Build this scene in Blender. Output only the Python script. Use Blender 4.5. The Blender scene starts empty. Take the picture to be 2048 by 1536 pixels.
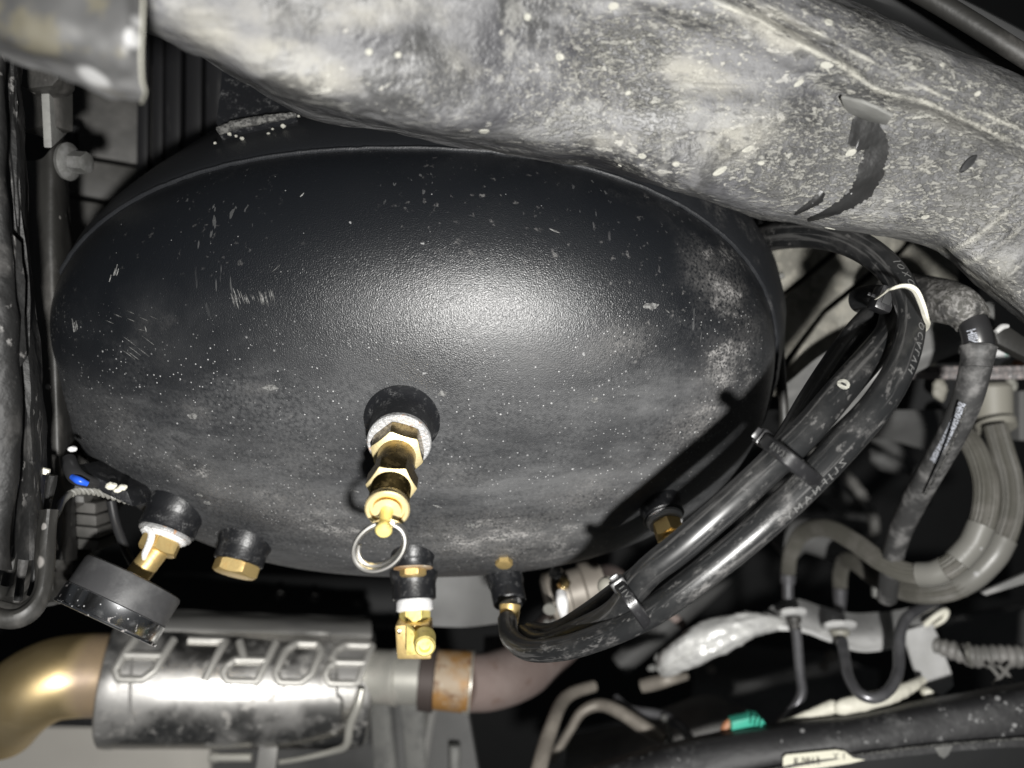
import bpy, bmesh, math, random
import numpy as np
from mathutils import Vector, noise, Matrix
from mathutils.bvhtree import BVHTree
random.seed(7)
sc = bpy.context.scene
C = sc.collection
U = 0.16                      # metres per layout unit
F = 1547.0                    # focal length in photo pixels
def W(x, y, z): return Vector((x, z, -y)) * U
def P(px, py, d): return W((px-1024)/F*d, (py-768)/F*d, d)
def R(px, d): return px/F*d*U

# ---------------------------------------------------------------- camera, world, light
cam = bpy.data.cameras.new('camera'); co = bpy.data.objects.new('camera', cam); C.objects.link(co)
cam.sensor_width = 36.0; cam.lens = 36.0*F/2048
co.rotation_euler = (math.pi/2, 0, 0)
cam.clip_start = 0.01; cam.clip_end = 50
cam.dof.use_dof = True; cam.dof.focus_distance = 1.72*U; cam.dof.aperture_fstop = 6.3
sc.camera = co
w = bpy.data.worlds.new('World'); sc.world = w; w.use_nodes = True
bg = w.node_tree.nodes['Background']; bg.inputs[0].default_value = (.9, .95, 1, 1); bg.inputs[1].default_value = .032
def lamp(name, x, y, z, tx, ty, tz, size, power, col, spot=None):
    l = bpy.data.lights.new(name, 'SPOT' if spot else 'AREA'); l.energy = power; l.color = col
    if spot: l.spot_size = math.radians(spot); l.spot_blend = .6; l.shadow_soft_size = size/2
    else: l.shape = 'DISK'; l.size = size
    o = bpy.data.objects.new(name, l); C.objects.link(o); o.location = W(x, y, z)
    o.rotation_euler = (W(tx, ty, tz)-o.location).to_track_quat('-Z', 'Y').to_euler(); return o
lamp('flash_lamp', .24, .50, -.80, 0, -.1, 1.8, .022, 4.9, (1, .985, .955))
sc.view_settings.view_transform = 'Standard'; sc.view_settings.look = 'None'
sc.view_settings.exposure = 0; sc.view_settings.gamma = 1

# ---------------------------------------------------------------- materials
def mat(name, col, rough=.5, metal=0., layers=(), bump=(), coat=0., uv=False, spec=.5):
    m = bpy.data.materials.new(name); m.use_nodes = True
    nt = m.node_tree; N = nt.nodes; L = nt.links
    b = N['Principled BSDF']
    def nd(t, **k):
        n = N.new(t)
        for a, v in k.items(): setattr(n, a, v)
        return n
    tc = nd('ShaderNodeTexCoord'); base = tc.outputs['UV' if uv else 'Object']
    def math_(op, a, b_=None, clamp=False):
        n = nd('ShaderNodeMath', operation=op, use_clamp=clamp)
        for i, v in enumerate((a, b_)):
            if v is None: continue
            if isinstance(v, (int, float)): n.inputs[i].default_value = v
            else: L.new(v, n.inputs[i])
        return n.outputs[0]
    def mixf(f, a, b_):
        n = nd('ShaderNodeMix', data_type='FLOAT')
        for s, v in ((0, f), (2, a), (3, b_)):
            if isinstance(v, (int, float)): n.inputs[s].default_value = v
            else: L.new(v, n.inputs[s])
        return n.outputs[0]
    def mixc(f, a, b_):
        n = nd('ShaderNodeMix', data_type='RGBA')
        for s, v in ((0, f), (6, a), (7, b_)):
            if isinstance(v, (int, float)): n.inputs[s].default_value = v
            elif isinstance(v, (tuple, list)): n.inputs[s].default_value = (*v[:3], 1)
            else: L.new(v, n.inputs[s])
        return n.outputs[2]
    def rng(v, lo, hi):
        n = nd('ShaderNodeMapRange', interpolation_type='SMOOTHSTEP')
        L.new(v, n.inputs[0]); n.inputs[1].default_value = lo; n.inputs[2].default_value = hi
        return n.outputs[0]
    def coords(rot, stretch, warp=0, seed=0):
        mp = nd('ShaderNodeMapping'); L.new(base, mp.inputs[0])
        mp.vector_type = 'TEXTURE' if False else 'POINT'
        mp.inputs['Rotation'].default_value = rot; mp.inputs['Scale'].default_value = stretch
        mp.inputs['Location'].default_value = (seed*.37, seed*.21, seed*.53)
        out = mp.outputs[0]
        if warp:
            nn = nd('ShaderNodeTexNoise'); L.new(out, nn.inputs['Vector']); nn.inputs['Scale'].default_value = warp[0]; nn.inputs['Detail'].default_value = 3
            vm = nd('ShaderNodeVectorMath', operation='MULTIPLY_ADD'); L.new(nn.outputs['Color'], vm.inputs[0])
            vm.inputs[1].default_value = (warp[1],)*3; L.new(out, vm.inputs[2]); out = vm.outputs[0]
        return out
    c = col; r = rough; me = metal; h = None
    def addh(v, amt):
        nonlocal h
        t = math_('MULTIPLY', v, amt)
        h = t if h is None else math_('ADD', h, t)
    for i, l in enumerate(layers):
        vec = coords(l.get('rot', (0, 0, 0)), l.get('stretch', (1, 1, 1)), l.get('warp', 0), i+1+l.get('seed', 0))
        k = l['k']
        if k == 'noise':
            n = nd('ShaderNodeTexNoise'); L.new(vec, n.inputs['Vector'])
            n.inputs['Scale'].default_value = l['s']; n.inputs['Detail'].default_value = l.get('det', 6); n.inputs['Roughness'].default_value = l.get('nr', .6)
            f = rng(n.outputs[0], l['lo'], l['hi'])
        elif k in ('spots', 'rings'):
            n = nd('ShaderNodeTexVoronoi'); L.new(vec, n.inputs['Vector']); n.inputs['Scale'].default_value = l['s']; n.inputs['Randomness'].default_value = 1
            sp = nd('ShaderNodeSeparateColor'); L.new(n.outputs['Color'], sp.inputs[0])
            rad = math_('MULTIPLY', math_('ADD', sp.outputs[1], .35), l['r'])
            q = math_('DIVIDE', n.outputs['Distance'], rad)
            if k == 'spots': f = rng(q, 1.0, l.get('soft', .6))
            else: f = math_('MULTIPLY', rng(q, 1.0, .8), math_('ADD', rng(q, .45, .75), .25, True))
            f = math_('MULTIPLY', f, math_('GREATER_THAN', sp.outputs[0], l.get('gate', .5)))
        elif k == 'attr':
            at = nd('ShaderNodeAttribute', attribute_name=l['name'])
            n = nd('ShaderNodeTexNoise'); L.new(vec, n.inputs['Vector']); n.inputs['Scale'].default_value = l['s']; n.inputs['Detail'].default_value = 9; n.inputs['Roughness'].default_value = l.get('nr', .62)
            f = rng(math_('ADD', at.outputs['Fac'], math_('MULTIPLY', math_('SUBTRACT', n.outputs[0], .5), l['jit'])), l['lo'], l['hi'])
        elif k == 'grad':
            f = None
        if 'mask' in l:
            ax, lo, hi = l['mask']
            dp = nd('ShaderNodeVectorMath', operation='DOT_PRODUCT'); L.new(tc.outputs['Object'], dp.inputs[0]); dp.inputs[1].default_value = ax
            g = rng(dp.outputs['Value'], lo, hi)
            f = g if f is None else math_('MULTIPLY', f, g)
        if 'am' in l:
            at = nd('ShaderNodeAttribute', attribute_name=l['am'])
            f = math_('MULTIPLY', f, rng(at.outputs['Fac'], .1, .6))
        if 'brk' in l:
            n = nd('ShaderNodeTexNoise'); L.new(base, n.inputs['Vector']); n.inputs['Scale'].default_value = l['brk'][0]; n.inputs['Detail'].default_value = 5
            f = math_('MULTIPLY', f, rng(n.outputs[0], l['brk'][1], l['brk'][2]))
        f = math_('MULTIPLY', f, l.get('a', 1.))
        c = mixc(f, c, l['c'])
        if 'ro' in l: r = mixf(f, r, l['ro'])
        me_l = l.get('me', 0. if metal else None)
        if me_l is not None: me = mixf(f, me, me_l)
        if 'h' in l: addh(f, l['h'])
    for s, amt, det in bump:
        n = nd('ShaderNodeTexNoise'); L.new(base, n.inputs['Vector']); n.inputs['Scale'].default_value = s; n.inputs['Detail'].default_value = det
        addh(n.outputs[0], amt)
    for sock, v in (('Base Color', c), ('Roughness', r), ('Metallic', me)):
        if isinstance(v, (int, float)): b.inputs[sock].default_value = v
        elif isinstance(v, (tuple, list)): b.inputs[sock].default_value = (*v[:3], 1)
        else: L.new(v, b.inputs[sock])
    b.inputs['Coat Weight'].default_value = coat; b.inputs['Coat Roughness'].default_value = .25
    b.inputs['Specular IOR Level'].default_value = spec
    if h is not None:
        bp = nd('ShaderNodeBump'); L.new(h, bp.inputs['Height']); bp.inputs['Distance'].default_value = .001; bp.inputs['Strength'].default_value = 1
        L.new(bp.outputs[0], b.inputs['Normal'])
    return m
g = lambda v, t=0: (v*(1+t), v, v*(1-t))
M = {}
M['tank'] = mat('tank_black_paint', (.0055, .0064, .0080), .35, layers=[
    dict(k='attr', name='film', s=13, jit=1.9, lo=.15, hi=1.25, c=(.034, .035, .037), ro=.54, a=.95, warp=(16, .03)),
    dict(k='attr', name='film', s=60, jit=1.6, lo=.45, hi=1.25, c=(.085, .086, .088), ro=.7, a=.55, brk=(700, .30, .66), stretch=(.5, 1, 1), seed=7),
    dict(k='attr', name='film', s=24, jit=2.2, lo=.75, hi=1.45, c=(.13, .131, .133), ro=.75, a=.7, stretch=(.28, 1, 1), rot=(0, .12, 0), warp=(18, .03), seed=15, nr=.72),
    dict(k='attr', name='film', s=42, jit=2.4, lo=.95, hi=1.35, c=(.012, .013, .015), ro=.4, a=.7, stretch=(.4, 1, 1), rot=(0, -.3, 0), warp=(18, .03), seed=19, nr=.7),
    dict(k='attr', name='dust', s=30, jit=1.6, lo=.35, hi=1.35, c=g(.13, .03), ro=.8, a=.75, brk=(900, .28, .66), h=.05, warp=(30, .02), stretch=(.7, 1, 1)),
    dict(k='attr', name='dust', s=110, jit=2.0, lo=.80, hi=1.30, c=g(.34, .03), ro=.85, a=.8, brk=(1000, .38, .60), h=.08, seed=4, warp=(60, .008), stretch=(.6, 1, 1)),
    dict(k='noise', s=330, lo=.62, hi=.74, c=g(.16, .03), a=.5, ro=.7, brk=(15, .45, .7), det=3),
    dict(k='spots', s=330, r=.13, gate=.45, am='film', c=g(.42), a=.75, ro=.6, h=.05, brk=(34, .38, .6)),
    dict(k='spots', s=640, r=.17, gate=.35, am='film', c=g(.45), a=.8, ro=.6, brk=(40, .36, .6)),
    dict(k='spots', s=380, r=.09, gate=.80, c=g(.30), a=.6, ro=.6, brk=(30, .4, .6), seed=31),
    dict(k='spots', s=120, r=.07, gate=.93, c=g(.30), a=.6, ro=.6, h=.05, warp=(300, .004)),
    dict(k='noise', s=420, lo=.665, hi=.70, c=g(.2), a=.22, stretch=(1, 1, .12), rot=(0, -.8, 0), brk=(24, .56, .64), det=2, seed=6),
    ], bump=((2300, .14, 1), (420, .03, 2)))
M['tank_body'] = mat('tank_body_paint', (.010, .011, .013), .5, layers=[
    dict(k='noise', s=60, lo=.5, hi=.75, c=g(.16, .04), a=.5, mask=((1, 0, -.2), .05, .16), brk=(600, .35, .6))], bump=((1500, .1, 1),))
M['boss'] = mat('port_boss_paint', (.009, .0095, .011), .40, layers=[
    dict(k='noise', s=260, lo=.5, hi=.75, c=g(.25), a=.45, brk=(1400, .4, .6))], bump=((900, .1, 2),))
M['dust_ring'] = mat('swirled_dust', (.035, .036, .04), .6, layers=[dict(k='noise', s=700, lo=.45, hi=.7, c=g(.35), a=.8)], bump=((900, .2, 3),))
M['rail'] = mat('dusty_frame_paint', (.035, .035, .039), .42, layers=[
    dict(k='noise', s=14, lo=.36, hi=.60, c=(.135, .135, .138), a=.9, ro=.72, det=11, nr=.66, warp=(25, .025)),
    dict(k='attr', name='pale', s=30, jit=1.2, lo=.35, hi=.85, c=(.24, .232, .205), a=.9, ro=.8, nr=.70, warp=(40, .012), seed=2),
    dict(k='noise', s=30, lo=.52, hi=.58, c=g(.04), a=.7, ro=.42, det=9, nr=.66, warp=(40, .014), seed=3),
    dict(k='noise', s=46, lo=.55, hi=.62, c=(.25, .247, .232), a=.5, ro=.8, det=10, nr=.68, warp=(60, .012), seed=5),
    dict(k='attr', name='dark', s=30, jit=1.1, lo=.40, hi=.70, c=g(.038), a=.8, ro=.42, warp=(50, .012), seed=9),
    dict(k='noise', s=900, lo=.52, hi=.64, c=(.40, .39, .35), a=.62, ro=.9, h=.3, brk=(40, .42, .56), det=4, stretch=(.6, 1, 1), rot=(0, .6, 0), mask=((1, 0, -.3), -.08, .03)),
    dict(k='noise', s=330, lo=.56, hi=.65, c=g(.025), a=.7, brk=(24, .46, .60), det=5, stretch=(.45, 1, 1), rot=(0, .5, 0), h=-.2, mask=((1, 0, -.2), -.08, .03)),
    dict(k='noise', s=210, lo=.60, hi=.655, c=(.38, .372, .34), a=.65, h=.4, brk=(26, .47, .60), det=4, stretch=(.4, 1, 1), rot=(0, .6, 0), seed=8, warp=(300, .003)),
    dict(k='noise', s=420, lo=.62, hi=.67, c=(.38, .372, .34), a=.6, h=.3, brk=(30, .46, .60), det=3, stretch=(.45, 1, 1), rot=(0, .6, 0), seed=11),
    dict(k='attr', name='grain', s=40, jit=1.2, lo=.30, hi=.90, c=(.055, .055, .054), a=.7, ro=.5, warp=(50, .01), seed=21, nr=.68),
    dict(k='noise', s=900, lo=.50, hi=.60, c=(.20, .197, .18), a=.85, ro=.85, h=.5, det=3, stretch=(.42, 1, 1), rot=(0, .62, 0), warp=(300, .002), seed=22, am='grain'),
    dict(k='noise', s=420, lo=.58, hi=.64, c=(.30, .295, .265), a=.75, ro=.85, h=.6, det=3, stretch=(.42, 1, 1), rot=(0, .62, 0), warp=(200, .003), seed=24, am='grain'),
    dict(k='attr', name='ridge', s=70, jit=2.0, lo=.35, hi=1.1, c=(.42, .41, .36), a=.8, ro=.9, h=.2, seed=3, warp=(80, .004), brk=(90, .36, .56)),
    dict(k='spots', s=95, r=.17, gate=.96, c=(.40, .39, .35), a=.6, h=.3, soft=.5, warp=(260, .008), stretch=(.7, 1, 1), rot=(0, .6, 0)),
    dict(k='spots', s=280, r=.2, gate=.90, c=(.36, .35, .32), a=.6, h=.3, warp=(500, .002)),
    dict(k='noise', s=70, lo=.52, hi=.64, c=(.24, .24, .24), a=.45, stretch=(.10, 1, 1), rot=(0, .35, 0), det=6, warp=(30, .006)),
    dict(k='noise', s=120, lo=.56, hi=.62, c=g(.05), a=.35, stretch=(.08, 1, 1), rot=(0, .5, 0), det=5, seed=13),
    ], bump=((50, 2.0, 4), (240, .9, 4), (900, .3, 2)))
M['rail_clean'] = mat('dusty_panel_paint', (.05, .05, .05), .5, layers=[
    dict(k='noise', s=22, lo=.40, hi=.68, c=g(.20), a=.85, ro=.7, warp=(20, .03), det=6),
    dict(k='noise', s=60, lo=.58, hi=.66, c=(.10, .09, .06), a=.6, det=4, seed=4),
    dict(k='spots', s=75, r=.25, gate=.7, c=g(.5), a=.6, h=.1)], bump=((50, .8, 3),))
M['blackpl'] = mat('scuffed_black_plastic', (.009, .009, .009), .6, layers=[
    dict(k='noise', s=45, lo=.5, hi=.75, c=g(.07, .04), a=.7, ro=.8, warp=(50, .02), det=8),
    dict(k='noise', s=110, lo=.60, hi=.68, c=g(.30, .03), a=.8, stretch=(1, 1, .22), rot=(0, .5, 0), det=5, h=.2, warp=(60, .006)),
    dict(k='noise', s=200, lo=.60, hi=.66, c=g(.22, .03), a=.7, brk=(40, .45, .6), det=4, h=.2)], bump=((60, 1.6, 5), (260, .6, 3)))
M['oil'] = mat('dark_oil_film', (.014, .014, .014), .38, layers=[dict(k='spots', s=500, r=.15, gate=.8, c=g(.3), a=.7)], bump=((200, .4, 3),))  # near-black film for the dark ribbons on the rail
M['void'] = mat('soot_black', (.008, .0085, .009), .7, bump=((40, .5, 3),))  # one even near-black for backings, gaps and deep parts
M['greypl'] = mat('grey_brown_panel', (.04, .039, .036), .6, layers=[
    dict(k='noise', s=40, lo=.45, hi=.7, c=g(.10, .05), a=.6), dict(k='spots', s=90, r=.15, gate=.8, c=g(.22), a=.7)], bump=((80, .4, 3),))
M['postm'] = mat('dusty_dark_post', (.02, .0195, .018), .5, layers=[
    dict(k='noise', s=45, lo=.45, hi=.75, c=g(.13, .06), a=.7, ro=.8, stretch=(1, 1, .5)),
    dict(k='spots', s=130, r=.25, gate=.7, c=g(.25, .05), a=.7, h=.1)], bump=((120, .4, 3),))
M['gusset'] = mat('dull_zinc', (.20, .20, .19), .55, layers=[dict(k='noise', s=80, lo=.45, hi=.7, c=g(.10), a=.6)], bump=((300, .2, 3),))
M['muddy'] = mat('mud_crusted_metal', (.15, .145, .125), .8, layers=[
    dict(k='noise', s=30, lo=.4, hi=.65, c=(.34, .33, .29), a=.75, warp=(30, .02)),
    dict(k='noise', s=130, lo=.5, hi=.62, c=(.36, .34, .29), a=.5, h=.3),
    dict(k='spots', s=130, r=.3, gate=.6, c=(.22, .21, .18), a=.7, h=.6)], bump=((150, .8, 4),))
M['stained'] = mat('water_stained_plate', (.20, .20, .195), .5, layers=[
    dict(k='spots', s=60, r=.3, gate=.45, c=g(.42, .02), a=.55, soft=.2, stretch=(.5, 1, 1), rot=(0, .5, 0)),
    dict(k='noise', s=30, lo=.45, hi=.7, c=g(.10), a=.5)], bump=((90, .3, 3),))
brl = [dict(k='noise', s=220, lo=.5, hi=.72, c=(.22, .12, .04), a=.5, ro=.5, me=.7)]
M['brass'] = mat('brass', (.72, .56, .27), .19, 1, layers=brl, bump=((600, .05, 3),))
M['brass_dark'] = mat('tarnished_brass', (.20, .145, .06), .24, 1, layers=[dict(k='noise', s=260, lo=.5, hi=.7, c=(.05, .035, .015), a=.6, ro=.5, me=.5)], bump=((700, .06, 3),))  # tarnish, plus the shade on the valve's sides painted into the colour
M['brass_face'] = mat('turned_brass_face', (.86, .72, .40), .52, .8, bump=((900, .08, 3),))  # turned end faces; the light they catch is put into a paler colour
M['brass_dull'] = mat('matt_brass', (.74, .55, .24), .42, .8, layers=[dict(k='noise', s=260, lo=.5, hi=.75, c=(.45, .22, .05), a=.5, me=.3)], bump=((500, .1, 3),))
M['brass_yellow'] = mat('bright_yellow_brass', (.88, .74, .26), .48, .5, layers=brl, bump=((400, .15, 3),))
M['rustring'] = mat('rusty_galvanised', (.42, .42, .42), .5, .4, layers=[
    dict(k='noise', s=420, lo=.56, hi=.66, c=(.42, .20, .07), a=.8, ro=.8), dict(k='noise', s=700, lo=.5, hi=.7, c=g(.12), a=.5)], bump=((900, .5, 3),))
M['steel'] = mat('bright_steel_wire', (.85, .83, .78), .3, 1)
M['chrome'] = mat('chrome', (.80, .81, .83), .20, 1, layers=[
    dict(k='noise', s=320, lo=.60, hi=.68, c=(.25, .17, .12), a=.6, ro=.5), dict(k='spots', s=700, r=.2, gate=.8, c=g(.6), a=.5, ro=.6)])
M['gcase'] = mat('gauge_black_case', (.05, .05, .052), .42, layers=[
    dict(k='noise', s=90, lo=.4, hi=.75, c=g(.12), a=.6, ro=.55)], bump=((1200, .04, 2),))
M['ptfe'] = mat('white_thread_tape', (.78, .78, .78), .5, bump=((1500, .4, 3),))
M['muff'] = mat('spattered_stainless', (.56, .55, .53), .30, 1, layers=[
    dict(k='noise', s=28, lo=.42, hi=.68, c=g(.22, .02), a=.55, ro=.6, me=.3, warp=(30, .02)),
    dict(k='noise', s=130, lo=.52, hi=.7, c=(.34, .32, .29), a=.5, ro=.8, brk=(15, .45, .6)),
    dict(k='spots', s=110, r=.3, gate=.6, c=g(.45), a=.5, ro=.7, h=.15, mask=((0, 0, -1), -.005, .03)),
    ], bump=((60, .25, 3),))
M['emboss'] = mat('embossed_steel', (.50, .49, .46), .48, .55, bump=((200, .15, 3),))
M['mshield'] = mat('dull_heat_shield', (.34, .335, .32), .55, .6, layers=[dict(k='noise', s=30, lo=.4, hi=.7, c=g(.12), a=.6)], bump=((60, .3, 3),))
M['gold'] = mat('heat_tinted_pipe', (.86, .66, .34), .42, .95, layers=[
    dict(k='noise', s=22, lo=.4, hi=.7, c=(.5, .43, .32), a=.45, ro=.45, me=.7),
    dict(k='noise', s=40, lo=.55, hi=.7, c=(.30, .23, .14), a=.4, ro=.6, me=.6, seed=4),
    dict(k='grad', mask=((1, 0, 0), .028, .038), c=(.10, .06, .09), a=.6, ro=.4)], bump=((60, .2, 2),))
M['rustpipe'] = mat('rusty_exhaust_pipe', (.20, .155, .14), .8, layers=[
    dict(k='noise', s=30, lo=.4, hi=.7, c=(.30, .25, .23), a=.6), dict(k='noise', s=90, lo=.55, hi=.7, c=(.12, .07, .05), a=.6)], bump=((200, .4, 4),))
M['orange'] = mat('orange_rust_sleeve', (.36, .19, .06), .6, .3, layers=[dict(k='noise', s=40, lo=.42, hi=.62, c=(.36, .31, .24), a=.8), dict(k='noise', s=90, lo=.52, hi=.64, c=(.16, .08, .035), a=.8, seed=2), dict(k='noise', s=160, lo=.6, hi=.66, c=(.5, .46, .38), a=.6)], bump=((150, .3, 3),))
M['clampm'] = mat('clamp_steel', (.55, .54, .49), .42, .6, layers=[dict(k='noise', s=70, lo=.5, hi=.7, c=g(.2, .1), a=.6, ro=.6)], bump=((60, .2, 2),))
M['darkrust'] = mat('dark_rusted_band', (.07, .055, .05), .6, .3)
M['hose'] = mat('black_rubber_hose', (.012, .0125, .013), .34, uv=True, layers=[
    dict(k='noise', s=70, lo=.46, hi=.75, c=g(.075, .02), a=.6, ro=.55, stretch=(1, .035, 1), brk=(800, .35, .62)),
    dict(k='noise', s=160, lo=.53, hi=.62, c=g(.11, .02), a=.45, ro=.6, stretch=(.12, .10, 1), det=5),
    dict(k='noise', s=50, lo=.56, hi=.72, c=g(.22, .03), a=.5, ro=.8, stretch=(1, .05, 1), det=9, nr=.75, h=.1),
    dict(k='noise', s=420, lo=.60, hi=.68, c=g(.26, .03), a=.22, ro=.8, stretch=(.5, .03, 1), det=4, h=.1)], bump=(), coat=.15)
M['hose_dusty'] = mat('dusty_hose', (.038, .038, .038), .55, layers=[
    dict(k='noise', s=90, lo=.45, hi=.7, c=g(.22, .02), a=.7, ro=.8)], bump=((300, .2, 3),))
M['boot'] = mat('dusty_rubber_boot', (.07, .068, .062), .7, layers=[
    dict(k='noise', s=450, lo=.42, hi=.62, c=g(.30, .03), a=.7, h=.2, warp=(150, .01)), dict(k='noise', s=50, lo=.55, hi=.62, c=g(.02), a=.8)], bump=((400, .5, 3),))
M['smooth'] = mat('smooth_black_rubber', (.022, .022, .023), .34)
M['print'] = mat('white_print', (.40, .42, .47), .6, layers=[dict(k='noise', s=900, lo=.45, hi=.6, c=g(.08), a=.6)])
M['grime_print'] = mat('worn_grey_lettering', (.10, .10, .098), .7)
M['tie'] = mat('black_nylon_tie', (.014, .014, .015), .33, layers=[dict(k='noise', s=300, lo=.55, hi=.75, c=g(.12), a=.3, ro=.6)], bump=((700, .05, 2),))
M['ribhose'] = mat('khaki_ribbed_rubber', (.085, .082, .070), .55, layers=[
    dict(k='noise', s=60, lo=.45, hi=.75, c=g(.22, .06), a=.4)], bump=((500, .15, 3),))
M['sleeve'] = mat('grey_smooth_sleeve', (.17, .167, .152), .38, layers=[dict(k='spots', s=160, r=.2, gate=.8, c=g(.4), a=.7)], bump=((300, .1, 2),))
M['alu'] = mat('grey_cast_bracket', (.58, .58, .57), .5, .2, layers=[
    dict(k='noise', s=40, lo=.4, hi=.7, c=g(.68), a=.6), dict(k='noise', s=120, lo=.58, hi=.7, c=g(.3), a=.5)], bump=((400, .15, 3),))
M['white'] = mat('cream_tape_wrap', (.72, .70, .60), .55, layers=[dict(k='noise', s=90, lo=.5, hi=.7, c=(.45, .43, .36), a=.5)], bump=((200, .5, 3),))
M['foil'] = mat('crinkled_foil_sleeve', (.74, .74, .72), .42, .35, layers=[
    dict(k='noise', s=140, lo=.5, hi=.65, c=g(.42), a=.5, warp=(60, .03))], bump=((160, .9, 4),))
M['line'] = mat('steel_brake_line', (.17, .17, .18), .32, .7, layers=[dict(k='noise', s=80, lo=.45, hi=.7, c=g(.1), a=.5)])
M['dullpipe'] = mat('tan_dull_pipe', (.20, .18, .155), .5, .3, layers=[dict(k='noise', s=60, lo=.4, hi=.7, c=(.32, .29, .25), a=.6)])
M['lowrail'] = mat('speckled_dark_rail', (.012, .012, .013), .55, layers=[
    dict(k='noise', s=50, lo=.5, hi=.75, c=g(.10), a=.7, ro=.6, brk=(300, .35, .6)),
    dict(k='spots', s=70, r=.16, gate=.55, c=g(.6), a=.9, h=.2, mask=((1, 0, 0), .03, .12)),
    dict(k='spots', s=160, r=.2, gate=.6, c=g(.4), a=.7, stretch=(1, 1, .3)),
    dict(k='noise', s=240, lo=.6, hi=.68, c=g(.4), a=.5, brk=(25, .45, .6))], bump=((200, .3, 3),))
M['green'] = mat('teal_plastic', (.05, .42, .30), .45)
M['copper'] = mat('copper_wire_boot', (.42, .19, .10), .5)
M['blue'] = mat('blue_plastic', (.02, .10, .62), .35)
M['label'] = mat('cream_paper_label', (.75, .73, .60), .6)
M['ink'] = mat('faded_ink', (.16, .15, .14), .7)
M['braid'] = mat('grey_braid', (.26, .25, .25), .5, .3, layers=[dict(k='noise', s=600, lo=.5, hi=.6, c=(.5, .42, .40), a=.6)])
M['conduit'] = mat('grey_conduit', (.13, .128, .12), .5, layers=[dict(k='noise', s=60, lo=.4, hi=.7, c=g(.26, .04), a=.6)])
M['floor'] = mat('pale_concrete', (.72, .69, .63), .85, layers=[dict(k='noise', s=8, lo=.4, hi=.7, c=(.62, .59, .54), a=.6)], bump=((60, .4, 4),))
M['slatb'] = mat('black_satin_strip', (.010, .010, .011), .4, layers=[dict(k='noise', s=150, lo=.6, hi=.7, c=g(.12), a=.3, stretch=(1, 1, .05))])
M['cast'] = mat('blurred_grey_casting', (.11, .11, .108), .6, layers=[dict(k='noise', s=20, lo=.4, hi=.7, c=g(.05), a=.6)])
M['beige'] = mat('beige_plastic_socket', (.26, .25, .215), .55)
M['mudspot'] = mat('dried_mud_splash', (.30, .296, .262), .8, layers=[dict(k='noise', s=500, lo=.5, hi=.65, c=(.36, .35, .31), a=.7)], bump=((900, .5, 3),))
M['scuff'] = mat('dried_scuff', (.16, .16, .155), .8, layers=[dict(k='noise', s=900, lo=.42, hi=.58, c=g(.03), a=.8)], bump=((1200, .4, 3),))
M['edge'] = mat('worn_pale_edge', (.26, .255, .22), .6)
M['boltm'] = mat('dusty_zinc_bolt', (.10, .10, .095), .55, .3, layers=[dict(k='noise', s=150, lo=.45, hi=.7, c=g(.18), a=.6)], bump=((400, .2, 3),))
M['dirtlip'] = mat('dusty_lip', (.10, .099, .094), .8, layers=[dict(k='noise', s=600, lo=.42, hi=.58, c=g(.015), a=.9)], bump=((700, .6, 3),))

# ---------------------------------------------------------------- objects
def thing(name, label, cat, loc, group=None):
    o = bpy.data.objects.new(name, None); C.objects.link(o); o.location = loc; o.empty_display_size = .01
    o['label'] = label; o['category'] = cat
    if group: o['group'] = group
    return o
def origin(o):
    v = Vector((0, 0, 0))
    while o: v += o.location; o = o.parent
    return v
def obj(name, geo, m, parent=None, angle=35, loc=None, flat=False, label=None, m2=None, attrs=None):
    vs, fs = geo[0], geo[1]
    me = bpy.data.meshes.new(name)
    off = origin(parent) if parent else (loc if loc is not None else Vector((0, 0, 0)))
    me.from_pydata([tuple(Vector(v)-off) for v in vs], [], fs)
    if len(geo) > 2 and geo[2] is not None:
        uvl = me.uv_layers.new(name='UVMap'); uv = geo[2]
        for p in me.polygons:
            for li in p.loop_indices: uvl.data[li].uv = uv[me.loops[li].vertex_index]
    me.validate(); me.update()
    bm = bmesh.new(); bm.from_mesh(me); bmesh.ops.recalc_face_normals(bm, faces=bm.faces); bm.to_mesh(me); bm.free()
    if not flat:
        me.shade_smooth(); me.set_sharp_from_angle(angle=math.radians(angle))
    me.materials.append(M[m] if isinstance(m, str) else m)
    if m2:
        me.materials.append(M[m2[0]])
        for p in me.polygons:
            if p.normal.dot(m2[1].normalized()) > m2[2]: p.material_index = 1
    for an, fn in (attrs or {}).items():
        at = me.attributes.new(an, 'FLOAT', 'POINT')
        at.data.foreach_set('value', [fn(1024+F*(v.co.x+off.x)/(v.co.y+off.y), 768-F*(v.co.z+off.z)/(v.co.y+off.y)) for v in me.vertices])
    o = bpy.data.objects.new(name, me); C.objects.link(o)
    if parent: o.parent = parent
    elif loc is not None: o.location = loc
    if label: o['label'] = label
    return o
def single(name, geo, m, label, cat, loc, group=None, **k):
    o = obj(name, geo, m, None, loc=loc, **k); o['label'] = label; o['category'] = cat
    if group: o['group'] = group
    return o
def join(*gs):
    vs, fs = [], []
    for q in gs:
        n = len(vs); vs += list(q[0]); fs += [tuple(i+n for i in f) for f in q[1]]
    return vs, fs
def cr(pts, n):
    """Catmull-Rom through a list of equal-length tuples."""
    A = [np.array(p, float) for p in pts]; A = [2*A[0]-A[1]]+A+[2*A[-1]-A[-2]]; out = []
    for i in range(1, len(A)-2):
        for k in range(n):
            t = k/n
            out.append(.5*(2*A[i]+(A[i+1]-A[i-1])*t+(2*A[i-1]-5*A[i]+4*A[i+1]-A[i+2])*t*t+(3*A[i]-A[i-1]-3*A[i+1]+A[i+2])*t**3))
    out.append(A[-2]); return out
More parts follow.
